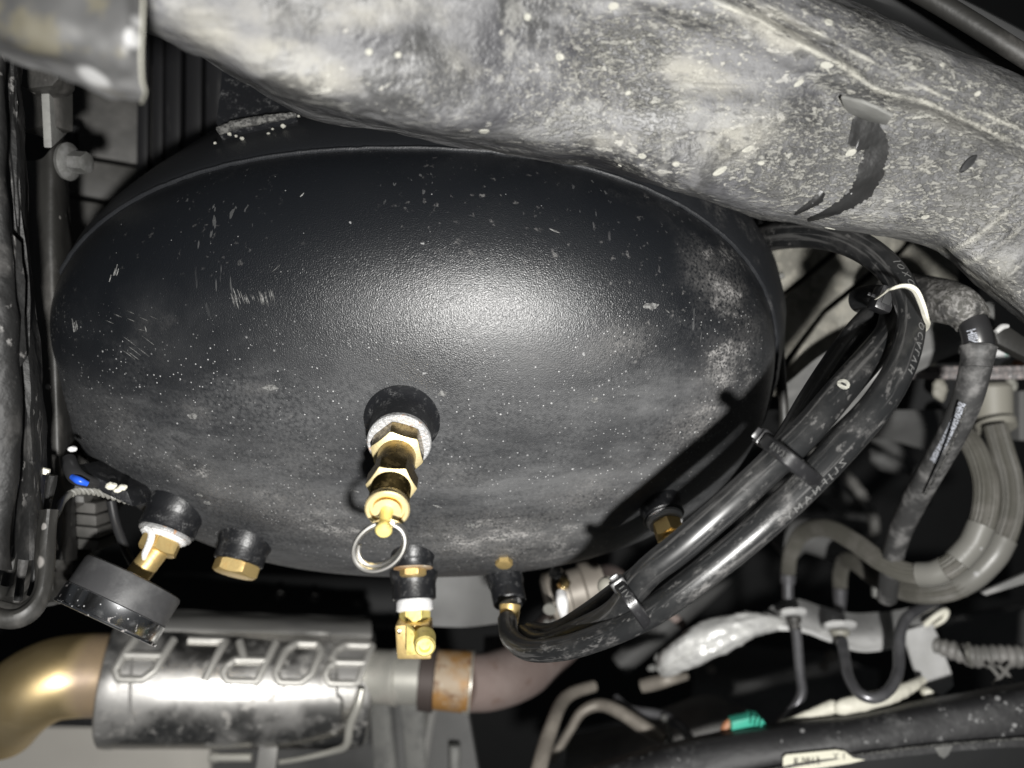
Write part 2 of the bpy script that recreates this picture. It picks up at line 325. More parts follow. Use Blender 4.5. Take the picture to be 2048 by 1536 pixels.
def frames(pts):
    V = [Vector(p) for p in pts]; T = [(V[min(i+1, len(V)-1)]-V[max(i-1, 0)]).normalized() for i in range(len(V))]
    n = (-V[0]).normalized(); n = (n-T[0]*n.dot(T[0])).normalized(); out = []; s = 0
    for i, v in enumerate(V):
        n = (n-T[i]*n.dot(T[i])).normalized()
        if i: s += (v-V[i-1]).length
        out.append((v, T[i], n, T[i].cross(n), s))
    return out
def tube(path, n=10, seg=20, rmod=None, hollow=0):
    """path: (px, py, depth, radius in photo px). Returns geometry and frames."""
    q = cr(path, n); pts = [P(a, b, d) for a, b, d, r in q]; rad = [R(r, d) for a, b, d, r in q]
    fr = frames(pts); vs, fs, uv = [], [], []
    for i, (v, t, nn, bb, s) in enumerate(fr):
        for k in range(seg):
            th = 2*math.pi*k/seg; rr = rad[i]
            if rmod: rr *= rmod(s, th)
            vs.append(v-(nn*math.cos(th)+bb*math.sin(th))*rr); uv.append((s, th/(2*math.pi)))
    m = len(fr)
    for i in range(m-1):
        for k in range(seg):
            a = i*seg+k; b = i*seg+(k+1) % seg; fs.append((a, b, b+seg, a+seg))
    def cap(i, flip):
        v, t, nn, bb, s = fr[i]; sg = 1 if flip else -1; o = len(vs)
        ring = [i*seg+k for k in range(seg)]
        if hollow:
            for k in range(seg): vs.append(v+(vs[ring[k]]-v)*.8); uv.append((s, 0))
            for k in range(seg): vs.append(v+(vs[ring[k]]-v)*.8-t*sg*rad[i]*1.2); uv.append((s, 0))
            for k in range(seg):
                k2 = (k+1) % seg
                fs.append((ring[k], ring[k2], o+k2, o+k)); fs.append((o+k, o+k2, o+seg+k2, o+seg+k))
            fs.append(tuple(o+seg+k for k in range(seg)))
        else: fs.append(tuple(ring))
    cap(0, False); cap(m-1, True)
    return (vs, fs, uv), fr, rad
def basis(ax):
    a = ax.normalized(); t = Vector((0, 0, 1)) if abs(a.z) < .9 else Vector((1, 0, 0))
    u = a.cross(t).normalized(); return a, u, a.cross(u)
def lathe(o, ax, prof, seg=48, rf=None, hf=None, ell=None):
    """prof: (h, r) metres from o along ax; closed at r=0 ends."""
    a, u, v = basis(ax); vs, fs = [], []
    for h, r in prof:
        for k in range(seg):
            th = 2*math.pi*k/seg; rr = r*(rf(th) if rf else 1); hh = h+(hf(h, r, th) if hf else 0)
            vs.append(o+a*hh+(u*math.cos(th)+v*math.sin(th))*rr)
    n = len(prof)
    for i in range(n-1):
        for k in range(seg):
            q = i*seg+k; p = i*seg+(k+1) % seg; fs.append((q, p, p+seg, q+seg))
    fs.append(tuple(range(seg))); fs.append(tuple((n-1)*seg+k for k in range(seg)))
    return vs, fs
def hexnut(o, ax, h0, h1, ap, rot=0., bore=0., seg=60):
    """real nut: six flats, chamfered corners, ap = half width across flats."""
    a, u, v = basis(ax); vs, fs = [], []
    def rh(th):
        q = (th+rot) % (math.pi/3)-math.pi/6; return ap/math.cos(q)
    rows = []
    def row(fn):
        rows.append(len(vs))
        for k in range(seg):
            th = 2*math.pi*k/seg; r, h = fn(th); vs.append(o+a*h+(u*math.cos(th)+v*math.sin(th))*r)
    row(lambda t: (max(bore, ap*.3), h0)); row(lambda t: (ap*.97, h0)); row(lambda t: (rh(t), h0+(rh(t)-ap*.97)*.6))
    row(lambda t: (rh(t), h1-(rh(t)-ap*.97)*.6)); row(lambda t: (ap*.97, h1)); row(lambda t: (max(bore, ap*.3), h1))
    for i in range(len(rows)-1):
        for k in range(seg):
            q = rows[i]+k; p = rows[i]+(k+1) % seg; fs.append((q, p, p+seg, q+seg))
    fs.append(tuple(rows[0]+k for k in range(seg))); fs.append(tuple(rows[-1]+k for k in range(seg)))
    return vs, fs
def sheet(grid, nu=6, nv=6, thick=.002, amp=0., ns=20., seed=0, tri=False):
    """grid of (px, py, depth) rows; smooth surface with a real thickness away from the camera."""
    rows = [cr(r, nu) for r in grid]; cols = list(zip(*rows)); cols = [cr(c, nv) for c in cols]
    nr, nc = len(cols[0]), len(cols)
    S = [[P(*cols[j][i]) for j in range(nc)] for i in range(nr)]
    vs = []
    for i in range(nr):
        for j in range(nc):
            p = S[i][j]; du = S[i][min(j+1, nc-1)]-S[i][max(j-1, 0)]; dv = S[min(i+1, nr-1)][j]-S[max(i-1, 0)][j]
            n = du.cross(dv).normalized()
            if n.dot(p) > 0: n = -n
            q = p+n*amp*(noise.fractal(p*ns+Vector((seed, 0, 0)), .8, 2.1, 4)) if amp else p
            vs.append((q, n))
    front = [v for v, n in vs]; back = [v-n*thick for v, n in vs]
    fs = []; N_ = nr*nc
    for i in range(nr-1):
        for j in range(nc-1):
            a = i*nc+j; fs.append((a, a+1, a+nc+1, a+nc)); fs.append((a+N_, a+nc+N_, a+nc+1+N_, a+1+N_))
    rim = [j for j in range(nc)]+[i*nc+nc-1 for i in range(1, nr)]+[(nr-1)*nc+j for j in range(nc-2, -1, -1)]+[i*nc for i in range(nr-2, 0, -1)]
    for k in range(len(rim)):
        a, b = rim[k], rim[(k+1) % len(rim)]; fs.append((a, b, b+N_, a+N_))
    return front+back, fs
def bvh(geo):
    return BVHTree.FromPolygons([tuple(v) for v in geo[0]], geo[1])
def hit(t, px, py):
    l, n, i, d = t.ray_cast(Vector((0, 0, 0)), P(px, py, 1).normalized())
    if l is None: return None, None
    if n.dot(l) > 0: n = -n
    return l, n
def plate(outline, thick, dirv=None, bev=.0006):
    """polygon outline (px, py, depth) extruded by thick away from camera, edges bevelled."""
    pts = [P(*p) for p in outline]
    c = sum(pts, Vector())/len(pts); nrm = Vector((0, 0, 0))
    for i in range(len(pts)): nrm += (pts[i]-c).cross(pts[(i+1) % len(pts)]-c)
    nrm.normalize()
    if dirv is None:
        dirv = nrm if nrm.dot(c) > 0 else -nrm
    bm = bmesh.new(); f = [bm.verts.new(p) for p in pts]; b = [bm.verts.new(p+dirv*thick) for p in pts]; n = len(pts)
    bm.faces.new(f); bm.faces.new(b[::-1])
    for i in range(n): bm.faces.new((f[i], b[i], b[(i+1) % n], f[(i+1) % n]))
    bmesh.ops.recalc_face_normals(bm, faces=bm.faces)
    if bev: bmesh.ops.bevel(bm, geom=list(bm.edges), offset=bev, segments=2, affect='EDGES', profile=.6, clamp_overlap=True)
    bmesh.ops.triangulate(bm, faces=[q for q in bm.faces if len(q.verts) > 4])
    bm.verts.index_update(); out = ([v.co.copy() for v in bm.verts], [tuple(v.index for v in q.verts) for q in bm.faces]); bm.free(); return out
def obox(c, ax, ay, az, bev=.0005):
    bm = bmesh.new()
    vs = [bm.verts.new(c+ax*i+ay*j+az*k) for i in (-1, 1) for j in (-1, 1) for k in (-1, 1)]
    for f in ((0, 1, 3, 2), (4, 6, 7, 5), (0, 4, 5, 1), (2, 3, 7, 6), (0, 2, 6, 4), (1, 5, 7, 3)): bm.faces.new([vs[i] for i in f])
    bmesh.ops.recalc_face_normals(bm, faces=bm.faces)
    bmesh.ops.bevel(bm, geom=list(bm.edges), offset=bev, segments=2, affect='EDGES', profile=.6, clamp_overlap=True)
    bm.verts.index_update(); out = ([v.co.copy() for v in bm.verts], [tuple(v.index for v in q.verts) for q in bm.faces]); bm.free(); return out
def blob(c, rx, ry, rz, amp=.2, seed=0, ns=1.3, rot=0):
    bm = bmesh.new(); bmesh.ops.create_icosphere(bm, subdivisions=4, radius=1); out = []
    Rm = Matrix.Rotation(rot, 3, 'Y')
    for v in bm.verts:
        k = 1+amp*noise.fractal(v.co*ns+Vector((seed, seed, 0)), 1, 2, 3)
        out.append(c+Rm @ Vector((v.co.x*rx*k, v.co.y*ry*k, v.co.z*rz*k)))
    fs = [tuple(v.index for v in f.verts) for f in bm.faces]; bm.free(); return out, fs
def text_geo(s, size, extrude, bold=0.):
    cu = bpy.data.curves.new('lettering', 'FONT'); cu.body = s; cu.size = size; cu.extrude = extrude; cu.offset = bold; cu.align_x = 'CENTER'; cu.align_y = 'CENTER'; cu.resolution_u = 3
    o = bpy.data.objects.new('lettering_tmp', cu); C.objects.link(o)
    me = bpy.data.meshes.new_from_object(o.evaluated_get(bpy.context.evaluated_depsgraph_get()))
    bm = bmesh.new(); bm.from_mesh(me)
    bmesh.ops.triangulate(bm, faces=bm.faces)
    bmesh.ops.subdivide_edges(bm, edges=[e for e in bm.edges if e.calc_length() > size*.12], cuts=2)
    bm.verts.index_update(); bm.faces.ensure_lookup_table()
    vs = [v.co.copy() for v in bm.verts]; fs = [tuple(v.index for v in f.verts) for f in bm.faces]; bm.free()
    bpy.data.objects.remove(o); bpy.data.curves.remove(cu); bpy.data.meshes.remove(me); return vs, fs
def wrap_text(s, size, fr, rad, frac, th0, flip=1, extrude=.0001, lift=.00012, shear=0., sx=1., bold=0., fl2=1):
    """letters laid along a tube (arc fraction frac, angle th0 from the camera side)."""
    vs, fs = text_geo(s, size, extrude, bold); S = [f[4] for f in fr]; s0 = S[-1]*frac; out = []
    for v in vs:
        x = (v.x+shear*v.y)*flip*sx; y = v.y*fl2; ss = min(max(s0+x, 0), S[-1]-1e-6)
        i = max(0, min(len(S)-2, int(np.searchsorted(S, ss))-1)); t = (ss-S[i])/(S[i+1]-S[i]+1e-12)
        p = fr[i][0].lerp(fr[i+1][0], t); tt = fr[i][1].lerp(fr[i+1][1], t).normalized(); nn = (-p).normalized(); nn = (nn-tt*nn.dot(tt)).normalized(); bb = tt.cross(nn)
        r = rad[i]*(1-t)+rad[i+1]*t; th = th0+y/r
        out.append(p+(nn*math.cos(th)+bb*math.sin(th))*(r+lift+v.z))
    return out, fs

def blobs(L_):
    pre = [(x, y, rx, ry, math.cos(a), math.sin(a), v) for x, y, rx, ry, a, v in L_]
    def f(px, py):
        t = 0
        for x, y, rx, ry, c, s_, v in pre:
            dx = px-x; dy = py-y; u_ = (dx*c+dy*s_)/rx; w_ = (-dx*s_+dy*c)/ry; q = u_*u_+w_*w_
            if q < 9: t = max(t, v*math.exp(-q*.7))
        return t
    return f
def near(curves):
    pre = [([np.array(cr(c, 10))[:, :2]], wd, v) for c, wd, v in curves]
    def f(px, py):
        t = 0
        for (a,), wd, v in pre:
            d = np.min((a[:, 0]-px)**2+(a[:, 1]-py)**2)
            if d < 9*wd*wd: t = max(t, v*math.exp(-d/(wd*wd)))
        return t
    return f
# ================================================================ AIR TANK
tc_ = np.array([-0.26687612, -0.03548696, 2.1945331]); ta = np.array([-0.00258267, 0.49761453, -0.86739444]); tB = .6457; td = .4153; te = 2.3386
tu = np.cross(ta, [0, 1, 0]); tu /= np.linalg.norm(tu); tv = np.cross(ta, tu)*tB
def TW(r, ph, h):
    r = r*(abs(math.cos(ph))**2.28+abs(math.sin(ph))**2.28)**(-1/2.28)*.988
    q = tc_+r*(math.cos(ph)*tu+math.sin(ph)*tv)+h*ta; return W(*q)
AX = W(*ta).normalized()
def revolve(prof, seg=240, wob=0, shift=None):
    vs, fs = [], []
    for r, h in prof:
        for k in range(seg):
            ph = 2*math.pi*k/seg; rr = r
            if wob: rr += wob*noise.noise(Vector((math.cos(ph)*9, math.sin(ph)*9, h*30)))
            q = TW(rr, ph, h)
            if shift: k_ = min(1, max(0, (.06-h)/.16)); q = q+Vector((shift[0]*k_*U, 0, shift[1]*k_*U))
            vs.append(q)
    for i in range(len(prof)-1):
        for k in range(seg):
            a = i*seg+k; b = i*seg+(k+1) % seg; fs.append((a, b, b+seg, a+seg))
    fs.append(tuple(range(seg))); fs.append(tuple((len(prof)-1)*seg+k for k in range(seg))); return vs, fs
tank = thing('air_tank', 'large oval black air tank with a domed end filling the middle of the picture', 'air tank', W(*tc_))
prof = []
for i in range(1, 91):
    t = (i/90)**.9*math.pi/2; prof.append((math.sin(t)**(2/te), td*max(0, math.cos(t))**(2/te)))
dome_geo = revolve(prof); dome = obj('domed_head', dome_geo, 'tank', tank, attrs={
    'film': lambda x, y: min(1, max(0, (y+.05*(x-800)-500)/330))*.9,
    'dust': blobs([(1300, 400, 190, 60, .55, .62), (1440, 560, 95, 180, -.3, .85), (1460, 720, 80, 150, .2, .95), (1400, 860, 120, 70, -.8, .9), (1230, 690, 130, 50, -.2, .55), (1200, 980, 160, 60, -.4, .75),
        (1000, 1080, 260, 60, 0, 1.05), (650, 1040, 260, 70, .35, .85), (400, 950, 190, 60, .5, .75), (240, 860, 120, 70, .8, .65), (560, 900, 160, 70, .2, .6), (900, 940, 180, 60, -.2, .6), (520, 780, 60, 24, 0, .75), (400, 830, 60, 30, .3, .7),
        (700, 320, 260, 22, 0, .5), (420, 360, 90, 30, -.4, .45), (640, 340, 80, 30, -.2, .5), (860, 790, 110, 30, .2, .5), (1050, 700, 150, 40, 0, .4), (300, 690, 120, 60, .5, .4)])})
TB = bvh(dome_geo)
bodyp = [(.985, .062), (.996, .066), (1.003, .060), (1.012, .04), (1.026, 0), (1.040, -.06), (1.046, -.14), (1.046, -.8), (1.0, -.88), (.93, -.97), (.78, -1.05), (.5, -1.11), (.1, -1.13)]
obj('barrel', revolve(bodyp, wob=.004, shift=(.03, .02)), 'tank_body', tank)
# weld bead between head and barrel
fr_ = [TW(.999+.002*noise.noise(Vector((i*.4, 0, 0))), 2*math.pi*i/400, .068+.006*noise.noise(Vector((i*.15, 3, 0)))) for i in range(400)]
vs, fs = [], []
for i, p in enumerate(fr_):
    t = (fr_[(i+1) % 400]-fr_[i-1]).normalized(); n = AX; b = t.cross(n); rr = .0009+.0003*noise.noise(Vector((i*.9, 7, 0)))
    for k in range(8): th = k*math.pi/4; vs.append(p+(n*math.cos(th)+b*math.sin(th))*rr)
for i in range(400):
    for k in range(8): fs.append((i*8+k, i*8+(k+1) % 8, ((i+1) % 400)*8+(k+1) % 8, ((i+1) % 400)*8+k))
obj('weld_seam', (vs, fs), 'tank_body', tank)

# --- centre boss and safety valve
l0, n0 = hit(TB, 806, 842)
axv = W(.035, .46, -.88).normalized()
rb = R(64, 1.72)
obj('centre_port', lathe(l0-axv*.010, axv, [(0, rb*1.36), (.0095, rb*1.28), (.0112, rb*1.14), (.0130, rb*1.04), (.0150, rb*1.0), (.0230, rb*.99), (.0234, rb*.96), (.0234, rb*.5)], 64), 'boss', tank)
zf = .0130; K = 1.22
valve = thing('safety_valve', 'brass pressure relief valve screwed into the centre port of the tank', 'valve', l0+axv*zf)
vo = l0+axv*zf
def VL(prof, seg=64): return lathe(vo, axv, [(h*K, r) for h, r in prof], seg)
obj('washer', VL([(0, rb*.3), (0, rb*.98), (.0006, rb*1.0), (.0017, rb*.99), (.0021, rb*.95), (.0021, rb*.3)]), 'rustring', valve)
obj('hex_nut', hexnut(vo, axv, .0021*K, .0088*K, rb*.72, .35), 'brass_dark', valve, m2=('brass_face', axv, .6))
rv = rb*.58
obj('barrel', VL([(.0085, rv*.6), (.0085, rv*.98), (.0092, rv), (.0190, rv*.98), (.0194, rv*.9)]), 'brass_dark', valve)
obj('hex_collar', hexnut(vo, axv, .0182*K, .0242*K, rb*.63, .1), 'brass_dark', valve, m2=('brass_face', axv, .6))
th = [(.0238, rv*.6)]
for i in range(14): z = .0240+i*.00056; th += [(z, rv*.92), (z+.00028, rv*.97)]
th += [(.0319, rv*.6)]
obj('knurled_sleeve', VL(th), 'brass_dark', valve)
zc = .0318
obj('cap', VL([(zc, rv*.5), (zc, rv*1.02), (zc+.0006, rv*1.05), (zc+.0018, rv*1.05), (zc+.0022, rv*.98), (zc+.0022, rv*.82), (zc+.0013, rv*.80), (zc+.0013, rv*.70), (zc+.0024, rv*.66), (zc+.0024, rv*.2)]), 'brass', valve, m2=('brass_face', axv, .5))
obj('pin', VL([(zc+.002, rv*.1), (zc+.002, rv*.30), (zc+.0085, rv*.27), (zc+.009, rv*.36), (zc+.0102, rv*.38), (zc+.0108, rv*.30), (zc+.0109, rv*.1)], 32), 'brass_yellow', valve)
# split ring
pc = vo+axv*(zc+.0072)*K
dpin = pc.y/U
rr_ = R(51, dpin); side = Vector((1, 0, .05)).normalized(); dn = Vector((-.24, .12, -1)).normalized(); cen = pc+dn*rr_*.98
pts = []
for i in range(150):
    a = 1.7*math.pi*2*i/149+.4; k = i/149
    rad_ = rr_*(1.0 if a < 2*math.pi+1.2 else 1.0-.13*min(1, (a-2*math.pi-1.2)/1.2))
    pts.append(cen-dn*math.cos(a)*rad_+side*math.sin(a)*rad_+side.cross(dn)*(.0012*k*2-.001))
vs, fs = [], []; fr = frames(pts); wr = R(6.0, dpin)
for v, t, n, b, s in fr:
    for k in range(10): th_ = k*math.pi/5; vs.append(v+(n*math.cos(th_)+b*math.sin(th_))*wr)
for i in range(len(fr)-1):
    for k in range(10): fs.append((i*10+k, i*10+(k+1) % 10, (i+1)*10+(k+1) % 10, (i+1)*10+k))
fs += [tuple(range(10)), tuple((len(fr)-1)*10+k for k in range(10))]
obj('pull_ring', (vs, fs), 'steel', valve)

# --- ports round the lower edge
def port(a, b, rpx, prof=None, mtl='boss', back=.006):
    """boss from pixel point a to b (px,py,d)."""
    l, n_ = hit(TB, a[0], a[1]-28)
    if l is not None:
        dz = l.y/U+.045-a[2]; a = (a[0], a[1], a[2]+dz); b = (b[0], b[1], b[2]+dz)
    A, B = P(*a), P(*b); ax = (B-A).normalized(); L_ = (B-A).length; r = R(rpx, a[2])
    obj('port_boss', lathe(A-ax*back, ax, [(0, r*1.12), (back*.9, r*1.1), (back+L_*.15, r*1.02), (back+L_*.25, r), (back+L_-.0005, r), (back+L_, r*.95), (back+L_, r*.4)], 48), mtl, tank)
    return B, ax, r
# gauge port
B1, a1, r1 = port((350, 1026, 1.99), (332, 1064, 1.965), 55, back=.008)
gd = B1.y/U
gauge = thing('pressure_gauge', 'round black pressure gauge with chrome rim, seen edge on, below left of tank', 'gauge', B1)
obj('washer', lathe(B1, a1, [(0, r1*.3), (0, r1*.92), (.0008, r1*.94), (.0016, r1*.9), (.0016, r1*.3)]), 'rustring', gauge)
obj('thread_tape', join(lathe(B1, a1, [(.0016, r1*.3), (.0016, r1*.80), (.0025, r1*.82), (.0034, r1*.72), (.0034, r1*.3)]),
    tube([(292, 1056, gd-.05, 6), (303, 1066, gd-.06, 7), (300, 1085, gd-.07, 7), (290, 1108, gd-.07, 6), (288, 1122, gd-.06, 3)], 6, 8)[0][:2]), 'ptfe', gauge)
obj('hex_nut', hexnut(B1, a1, .0030, .0090, r1*.62, .2), 'brass_dull', gauge)
gc0 = B1+a1*.0095
ga = W(-.42, .90, -.50).normalized(); gb = P(270, 1154, gd-.06)
nq = [gc0-a1*.002, (gc0+gb)/2, gb+ga*.004]
fr = frames([Vector(p) for p in cr([tuple(v) for v in nq], 8)]); vs, fs = [], []; r_ = r1*.42
for v, t, n, b, s in fr:
    for k in range(20): q = k*math.pi/10; vs.append(v+(n*math.cos(q)+b*math.sin(q))*r_)
for i in range(len(fr)-1):
    for k in range(20): fs.append((i*20+k, i*20+(k+1) % 20, (i+1)*20+(k+1) % 20, (i+1)*20+k))
obj('stem', (vs, fs), 'brass_dull', gauge)
rg = R(101, gd-.06); gl = R(98, gd-.06)
obj('case', lathe(gb, ga, [(0, rg*.3), (0, rg*.93), (gl*.03, rg*.985), (gl*.08, rg), (gl*.60, rg*1.0), (gl*.60, rg*.9)], 96), 'gcase', gauge)
obj('bezel', lathe(gb, ga, [(gl*.60, rg*.9), (gl*.605, rg*1.0), (gl*.62, rg*1.02), (gl*.93, rg*1.02), (gl*.97, rg*1.045), (gl*1.0, rg*1.03), (gl*1.01, rg*.98), (gl*.97, rg*.93), (gl*.97, rg*.88)], 96), 'chrome', gauge)
obj('glass', lathe(gb, ga, [(gl*.955, rg*.2), (gl*.955, rg*.90), (gl*.965, rg*.90), (gl*.965, rg*.2)], 64), 'print', gauge)
# blanking plug
B2, a2, r2 = port((488, 1092, 2.03), (476, 1126, 2.01), 49, back=.008)
plug = thing('brass_plug', 'brass hex blanking plug in the port beside the gauge', 'plug', B2)
obj('hex_head', hexnut(B2, a2, -.0005, .0052, r2*.80, .5), 'brass_dull', plug)
obj('thread_collar', lathe(B2, a2, [(-.001, r2*.3), (-.001, r2*.6), (.0003, r2*.6), (.0003, r2*.3)]), 'brass_dull', plug)
# small rusty plug in the lip under the ring
B3, a3, r3 = port((826, 1118, 2.03), (826, 1136, 2.022), 40)
sp = thing('rusty_plug', 'small rust stained brass plug just under the pull ring', 'plug', B3)
obj('rust_ring', lathe(B3, a3, [(-.001, r3*.3), (-.001, r3*.96), (.0003, r3*.98), (.0006, r3*.8), (.0006, r3*.3)]), 'orange', sp)
obj('hex_head', hexnut(B3, a3, .0004, .0034, r3*.58, .5), 'brass_dull', sp)
# drain valve port
B4, a4, r4 = port((828, 1158, 2.12), (829, 1200, 2.10), 43)
drain = thing('drain_valve', 'yellow brass drain valve with white thread tape hanging under the middle of the tank', 'valve', B4)
obj('thread_tape', lathe(B4, a4, [(0, r4*.3), (0, r4*.78), (.001, r4*.84), (.0042, r4*.84), (.0050, r4*.72), (.0050, r4*.3)]), 'ptfe', drain)
obj('hex_nut', hexnut(B4, a4, .0046, .0100, r4*.62, .5), 'brass_yellow', drain)
obj('valve_body', obox(P(830, 1275, 2.08), Vector((R(34, 2.08), 0, 0)), Vector((0, R(30, 2.08), 0)), Vector((R(-2, 2.08), 0, R(34, 2.08))), .0012), 'brass_dull', drain)
dv = P(846, 1284, 1.96)
obj('outlet_stub', lathe(dv+Vector((0, .006, 0)), Vector((.12, -1, -.1)), [(0, R(12, 2)), (0, R(22, 2)), (.0085, R(21, 2)), (.0095, R(17, 2)), (.0095, R(11, 2)), (.0075, R(10, 2))], 32), 'brass_yellow', drain)
obj('lever', plate([(812, 1250, 1.99), (826, 1262, 1.98), (836, 1288, 1.98), (862, 1296, 1.98), (856, 1308, 1.98), (812, 1312, 1.98)], .003), 'brass_yellow', drain)
obj('side_screw', lathe(P(800, 1260, 2.05), Vector((-1, -.3, 0)), [(0, R(5, 2)), (0, R(10, 2)), (.001, R(9, 2)), (.0015, R(4, 2))], 20), 'steel', drain)
# fourth port, elbow into hose
B5, a5, r5 = port((1012, 1168, 2.14), (1020, 1206, 2.10), 33)
elbow = thing('brass_hose_elbow', 'narrow brass elbow joining the looping black hose to the tank underside', 'fitting', B5)
obj('thread_tape', lathe(B5, a5, [(0, r5*.3), (0, r5*.66), (.0018, r5*.70), (.0022, r5*.6), (.0022, r5*.3)]), 'ptfe', elbow)
obj('elbow_body', tube([(1020, 1210, 2.08, 21), (1019, 1228, 2.07, 20), (1016, 1250, 2.05, 19), (1015, 1268, 2.03, 17)], 6, 24)[0], 'brass_dull', elbow)
# right port with hose fitting
B6, a6, r6 = port((1318, 1010, 1.96), (1328, 1036, 1.93), 42, back=.008)
rf6 = thing('brass_hose_fitting', 'brass hex fitting with white tape half hidden behind the twin hoses', 'fitting', B6)
for k in range(3): obj('tape_ring', lathe(B6, a6, [(.0010*k, r6*.3), (.0010*k, r6*(.86-.03*k)), (.0010*k+.0004, r6*(.88-.03*k)), (.0010*k+.0008, r6*(.85-.03*k)), (.0010*k+.0008, r6*.3)]), 'ptfe' if k else 'rustring', rf6)
obj('hex_nut', hexnut(B6, a6, .0028, .0095, r6*.62, .2), 'brass_dull', rf6)
obj('hose_tail', lathe(B6, a6, [(.009, r6*.2), (.009, r6*.42), (.018, r6*.40), (.018, r6*.2)]), 'brass_dull', rf6)
# small brass plug blurred behind, right of drain
l7, n7 = hit(TB, 1008, 1120)
sp2 = single('brass_spot_plug', hexnut(l7-Vector((0, -.001, 0)), W(0, .7, -.7), 0, .003, R(15, 2.1)), 'brass_dull', 'tiny brass plug set in the tank lip above the narrow elbow', 'plug', l7)

# dried scuffs and splashes on the dome
sc_v = []
rs_ = random.Random(4)
hat = [(rs_.gauss(468, 8), rs_.gauss(588, 6), 6, 18, 1.0) for _ in range(12)]+[(rs_.gauss(528, 9), rs_.gauss(586, 6), 5, 24, 1.0) for _ in range(12)]+[(rs_.gauss(498, 12), rs_.gauss(590, 5), 4, 12, .8) for _ in range(9)]
hat += [(rs_.gauss(245, 20), rs_.gauss(690, 12), 24, 18, .7) for _ in range(6)]+[(rs_.gauss(260, 24), rs_.gauss(634, 5), 16, 7, .9) for _ in range(6)]+[(rs_.gauss(234, 6), rs_.gauss(536, 8), -4, 14, .9) for _ in range(5)]+[(rs_.gauss(146, 6), rs_.gauss(642, 10), 3, 18, .9) for _ in range(5)]
hat += [(290, 652, 3, 12, .9), (276, 658, 15, 4, .8), (600, 394, 8, -8, 1.8), (1098, 457, 22, 9, 2.2), (1330, 618, 9, 8, 1.6), (866, 1010, 18, 6, 2), (1170, 742, 16, 6, 1.3), (700, 980, 18, 4, 1.6), (560, 530, -16, 14, .6)]
for x0, y0, w2, h2, w_ in hat:
    x1, y1 = x0+w2, y0+h2
    rws = []
    for i in range(7):
        t = i/6; ww = w_*(1-.8*abs(2*t-1))*(1+.4*noise.noise(Vector((x0+i*.7, y0, 0)))); dx, dy = x1-x0, y1-y0; L_ = math.hypot(dx, dy)
        r3 = []
        for k in (-1, 0, 1):
            l, n = hit(TB, x0+dx*t-dy/L_*ww*k, y0+dy*t+dx/L_*ww*k)
            if l is None: r3 = None; break
            r3.append(l+n*(.00022 if k == 0 else .00004))
        if r3: rws.append(r3)
    sc_v.append(([p for r3 in rws for p in r3], [(i*3+k, i*3+k+1, i*3+k+4, i*3+k+3) for i in range(len(rws)-1) for k in (0, 1)]))
for x, y, a_, b_ in [(1302, 612, 14, 7), (885, 787, 8, 6), (385, 832, 11, 6), (543, 775, 15, 6), (1190, 800, 8, 6), (415, 1006, 9, 6), (400, 990, 7, 5), (1005, 1075, 14, 5), (940, 1050, 12, 5)]:
    l, n = hit(TB, x, y); t = Vector((1, 0, 0)); t = (t-n*t.dot(n)).normalized(); b = n.cross(t); vs = [l+n*.0002]
    for k in range(18):
        q = k*math.pi/9; e = 1+.5*noise.noise(Vector((math.cos(q)*1.6+x, math.sin(q)*1.6, 1))); vs.append(l+n*.00004+(t*math.cos(q)*R(a_, 1.8)+b*math.sin(q)*R(b_, 1.8))*e)
    sc_v.append((vs, [(0, 1+k, 1+(k+1) % 18) for k in range(18)]))
obj('dried_scuffs', join(*sc_v), 'scuff', tank)['kind'] = 'stuff'

# bracket foot on top of tank
brk = thing('tank_bracket', 'black steel foot with a gritty lower edge standing on top of the tank', 'bracket', P(520, 250, 1.96))
obj('web', plate([(452, 60, 2.05), (620, 100, 2.05), (604, 190, 2.0), (592, 232, 1.94), (560, 238, 1.93), (470, 255, 1.93), (438, 268, 1.95), (432, 245, 1.96)], .006, bev=.0008), 'boss', brk)
obj('grit_lip', tube([(438, 262, 1.935, 8), (470, 250, 1.925, 9), (520, 240, 1.92, 8), (560, 234, 1.92, 7), (592, 229, 1.93, 5)], 6, 12, rmod=lambda s, t: 1+.35*noise.noise(Vector((s*900, math.cos(t)*3, math.sin(t)*3))))[0], 'dirtlip', brk)

gv = []
for x, y, r_ in [(472, 272, 3), (484, 277, 4), (505, 283, 5), (537, 267, 3), (566, 252, 5), (430, 286, 3), (590, 212, 4), (597, 232, 3), (545, 258, 2.5), (459, 268, 4)]:
    gv.append(blob(P(x, y, 1.92), R(r_, 1.92), R(r_, 1.92), R(r_*.8, 1.92), .3, x))
go_ = obj('loose_grit', join(*gv), 'mudspot', brk); go_['kind'] = 'stuff'
# ================================================================ FRAME RAIL
Lw = [(283, 48, 1.16), (400, 108, 1.18), (600, 212, 1.26), (850, 268, 1.36), (1100, 314, 1.47), (1200, 324, 1.50), (1400, 396, 1.53), (1600, 445, 1.58), (1850, 480, 1.60), (1950, 560, 1.62), (2048, 640, 1.62), (2240, 790, 1.62)]
Up = [(283, -260), (420, -270), (640, -250), (900, -220), (1200, -190), (1340, -140), (1520, -70), (1730, 32), (1900, 108), (2030, 158), (2160, 215), (2360, 300)]
ts = [-.02, 0, .03, .10, .25, .5, .62, .70, .80, .93, 1.0, 1.03]
dd = [.42, .13, .045, .008, -.008, -.02, -.025, -.05, -.048, -.035, .05, .4]
grid = []
for t, d in zip(ts, dd):
    row = []
    for (lx, ly, ld), (ux, uy) in zip(Lw, Up):
        row.append((lx+(ux-lx)*t, ly+(uy-ly)*t, ld+d-.10*max(t, 0)))
    grid.append(row)
rail_geo = sheet(grid, 24, 14, .003, amp=.0022, ns=22)
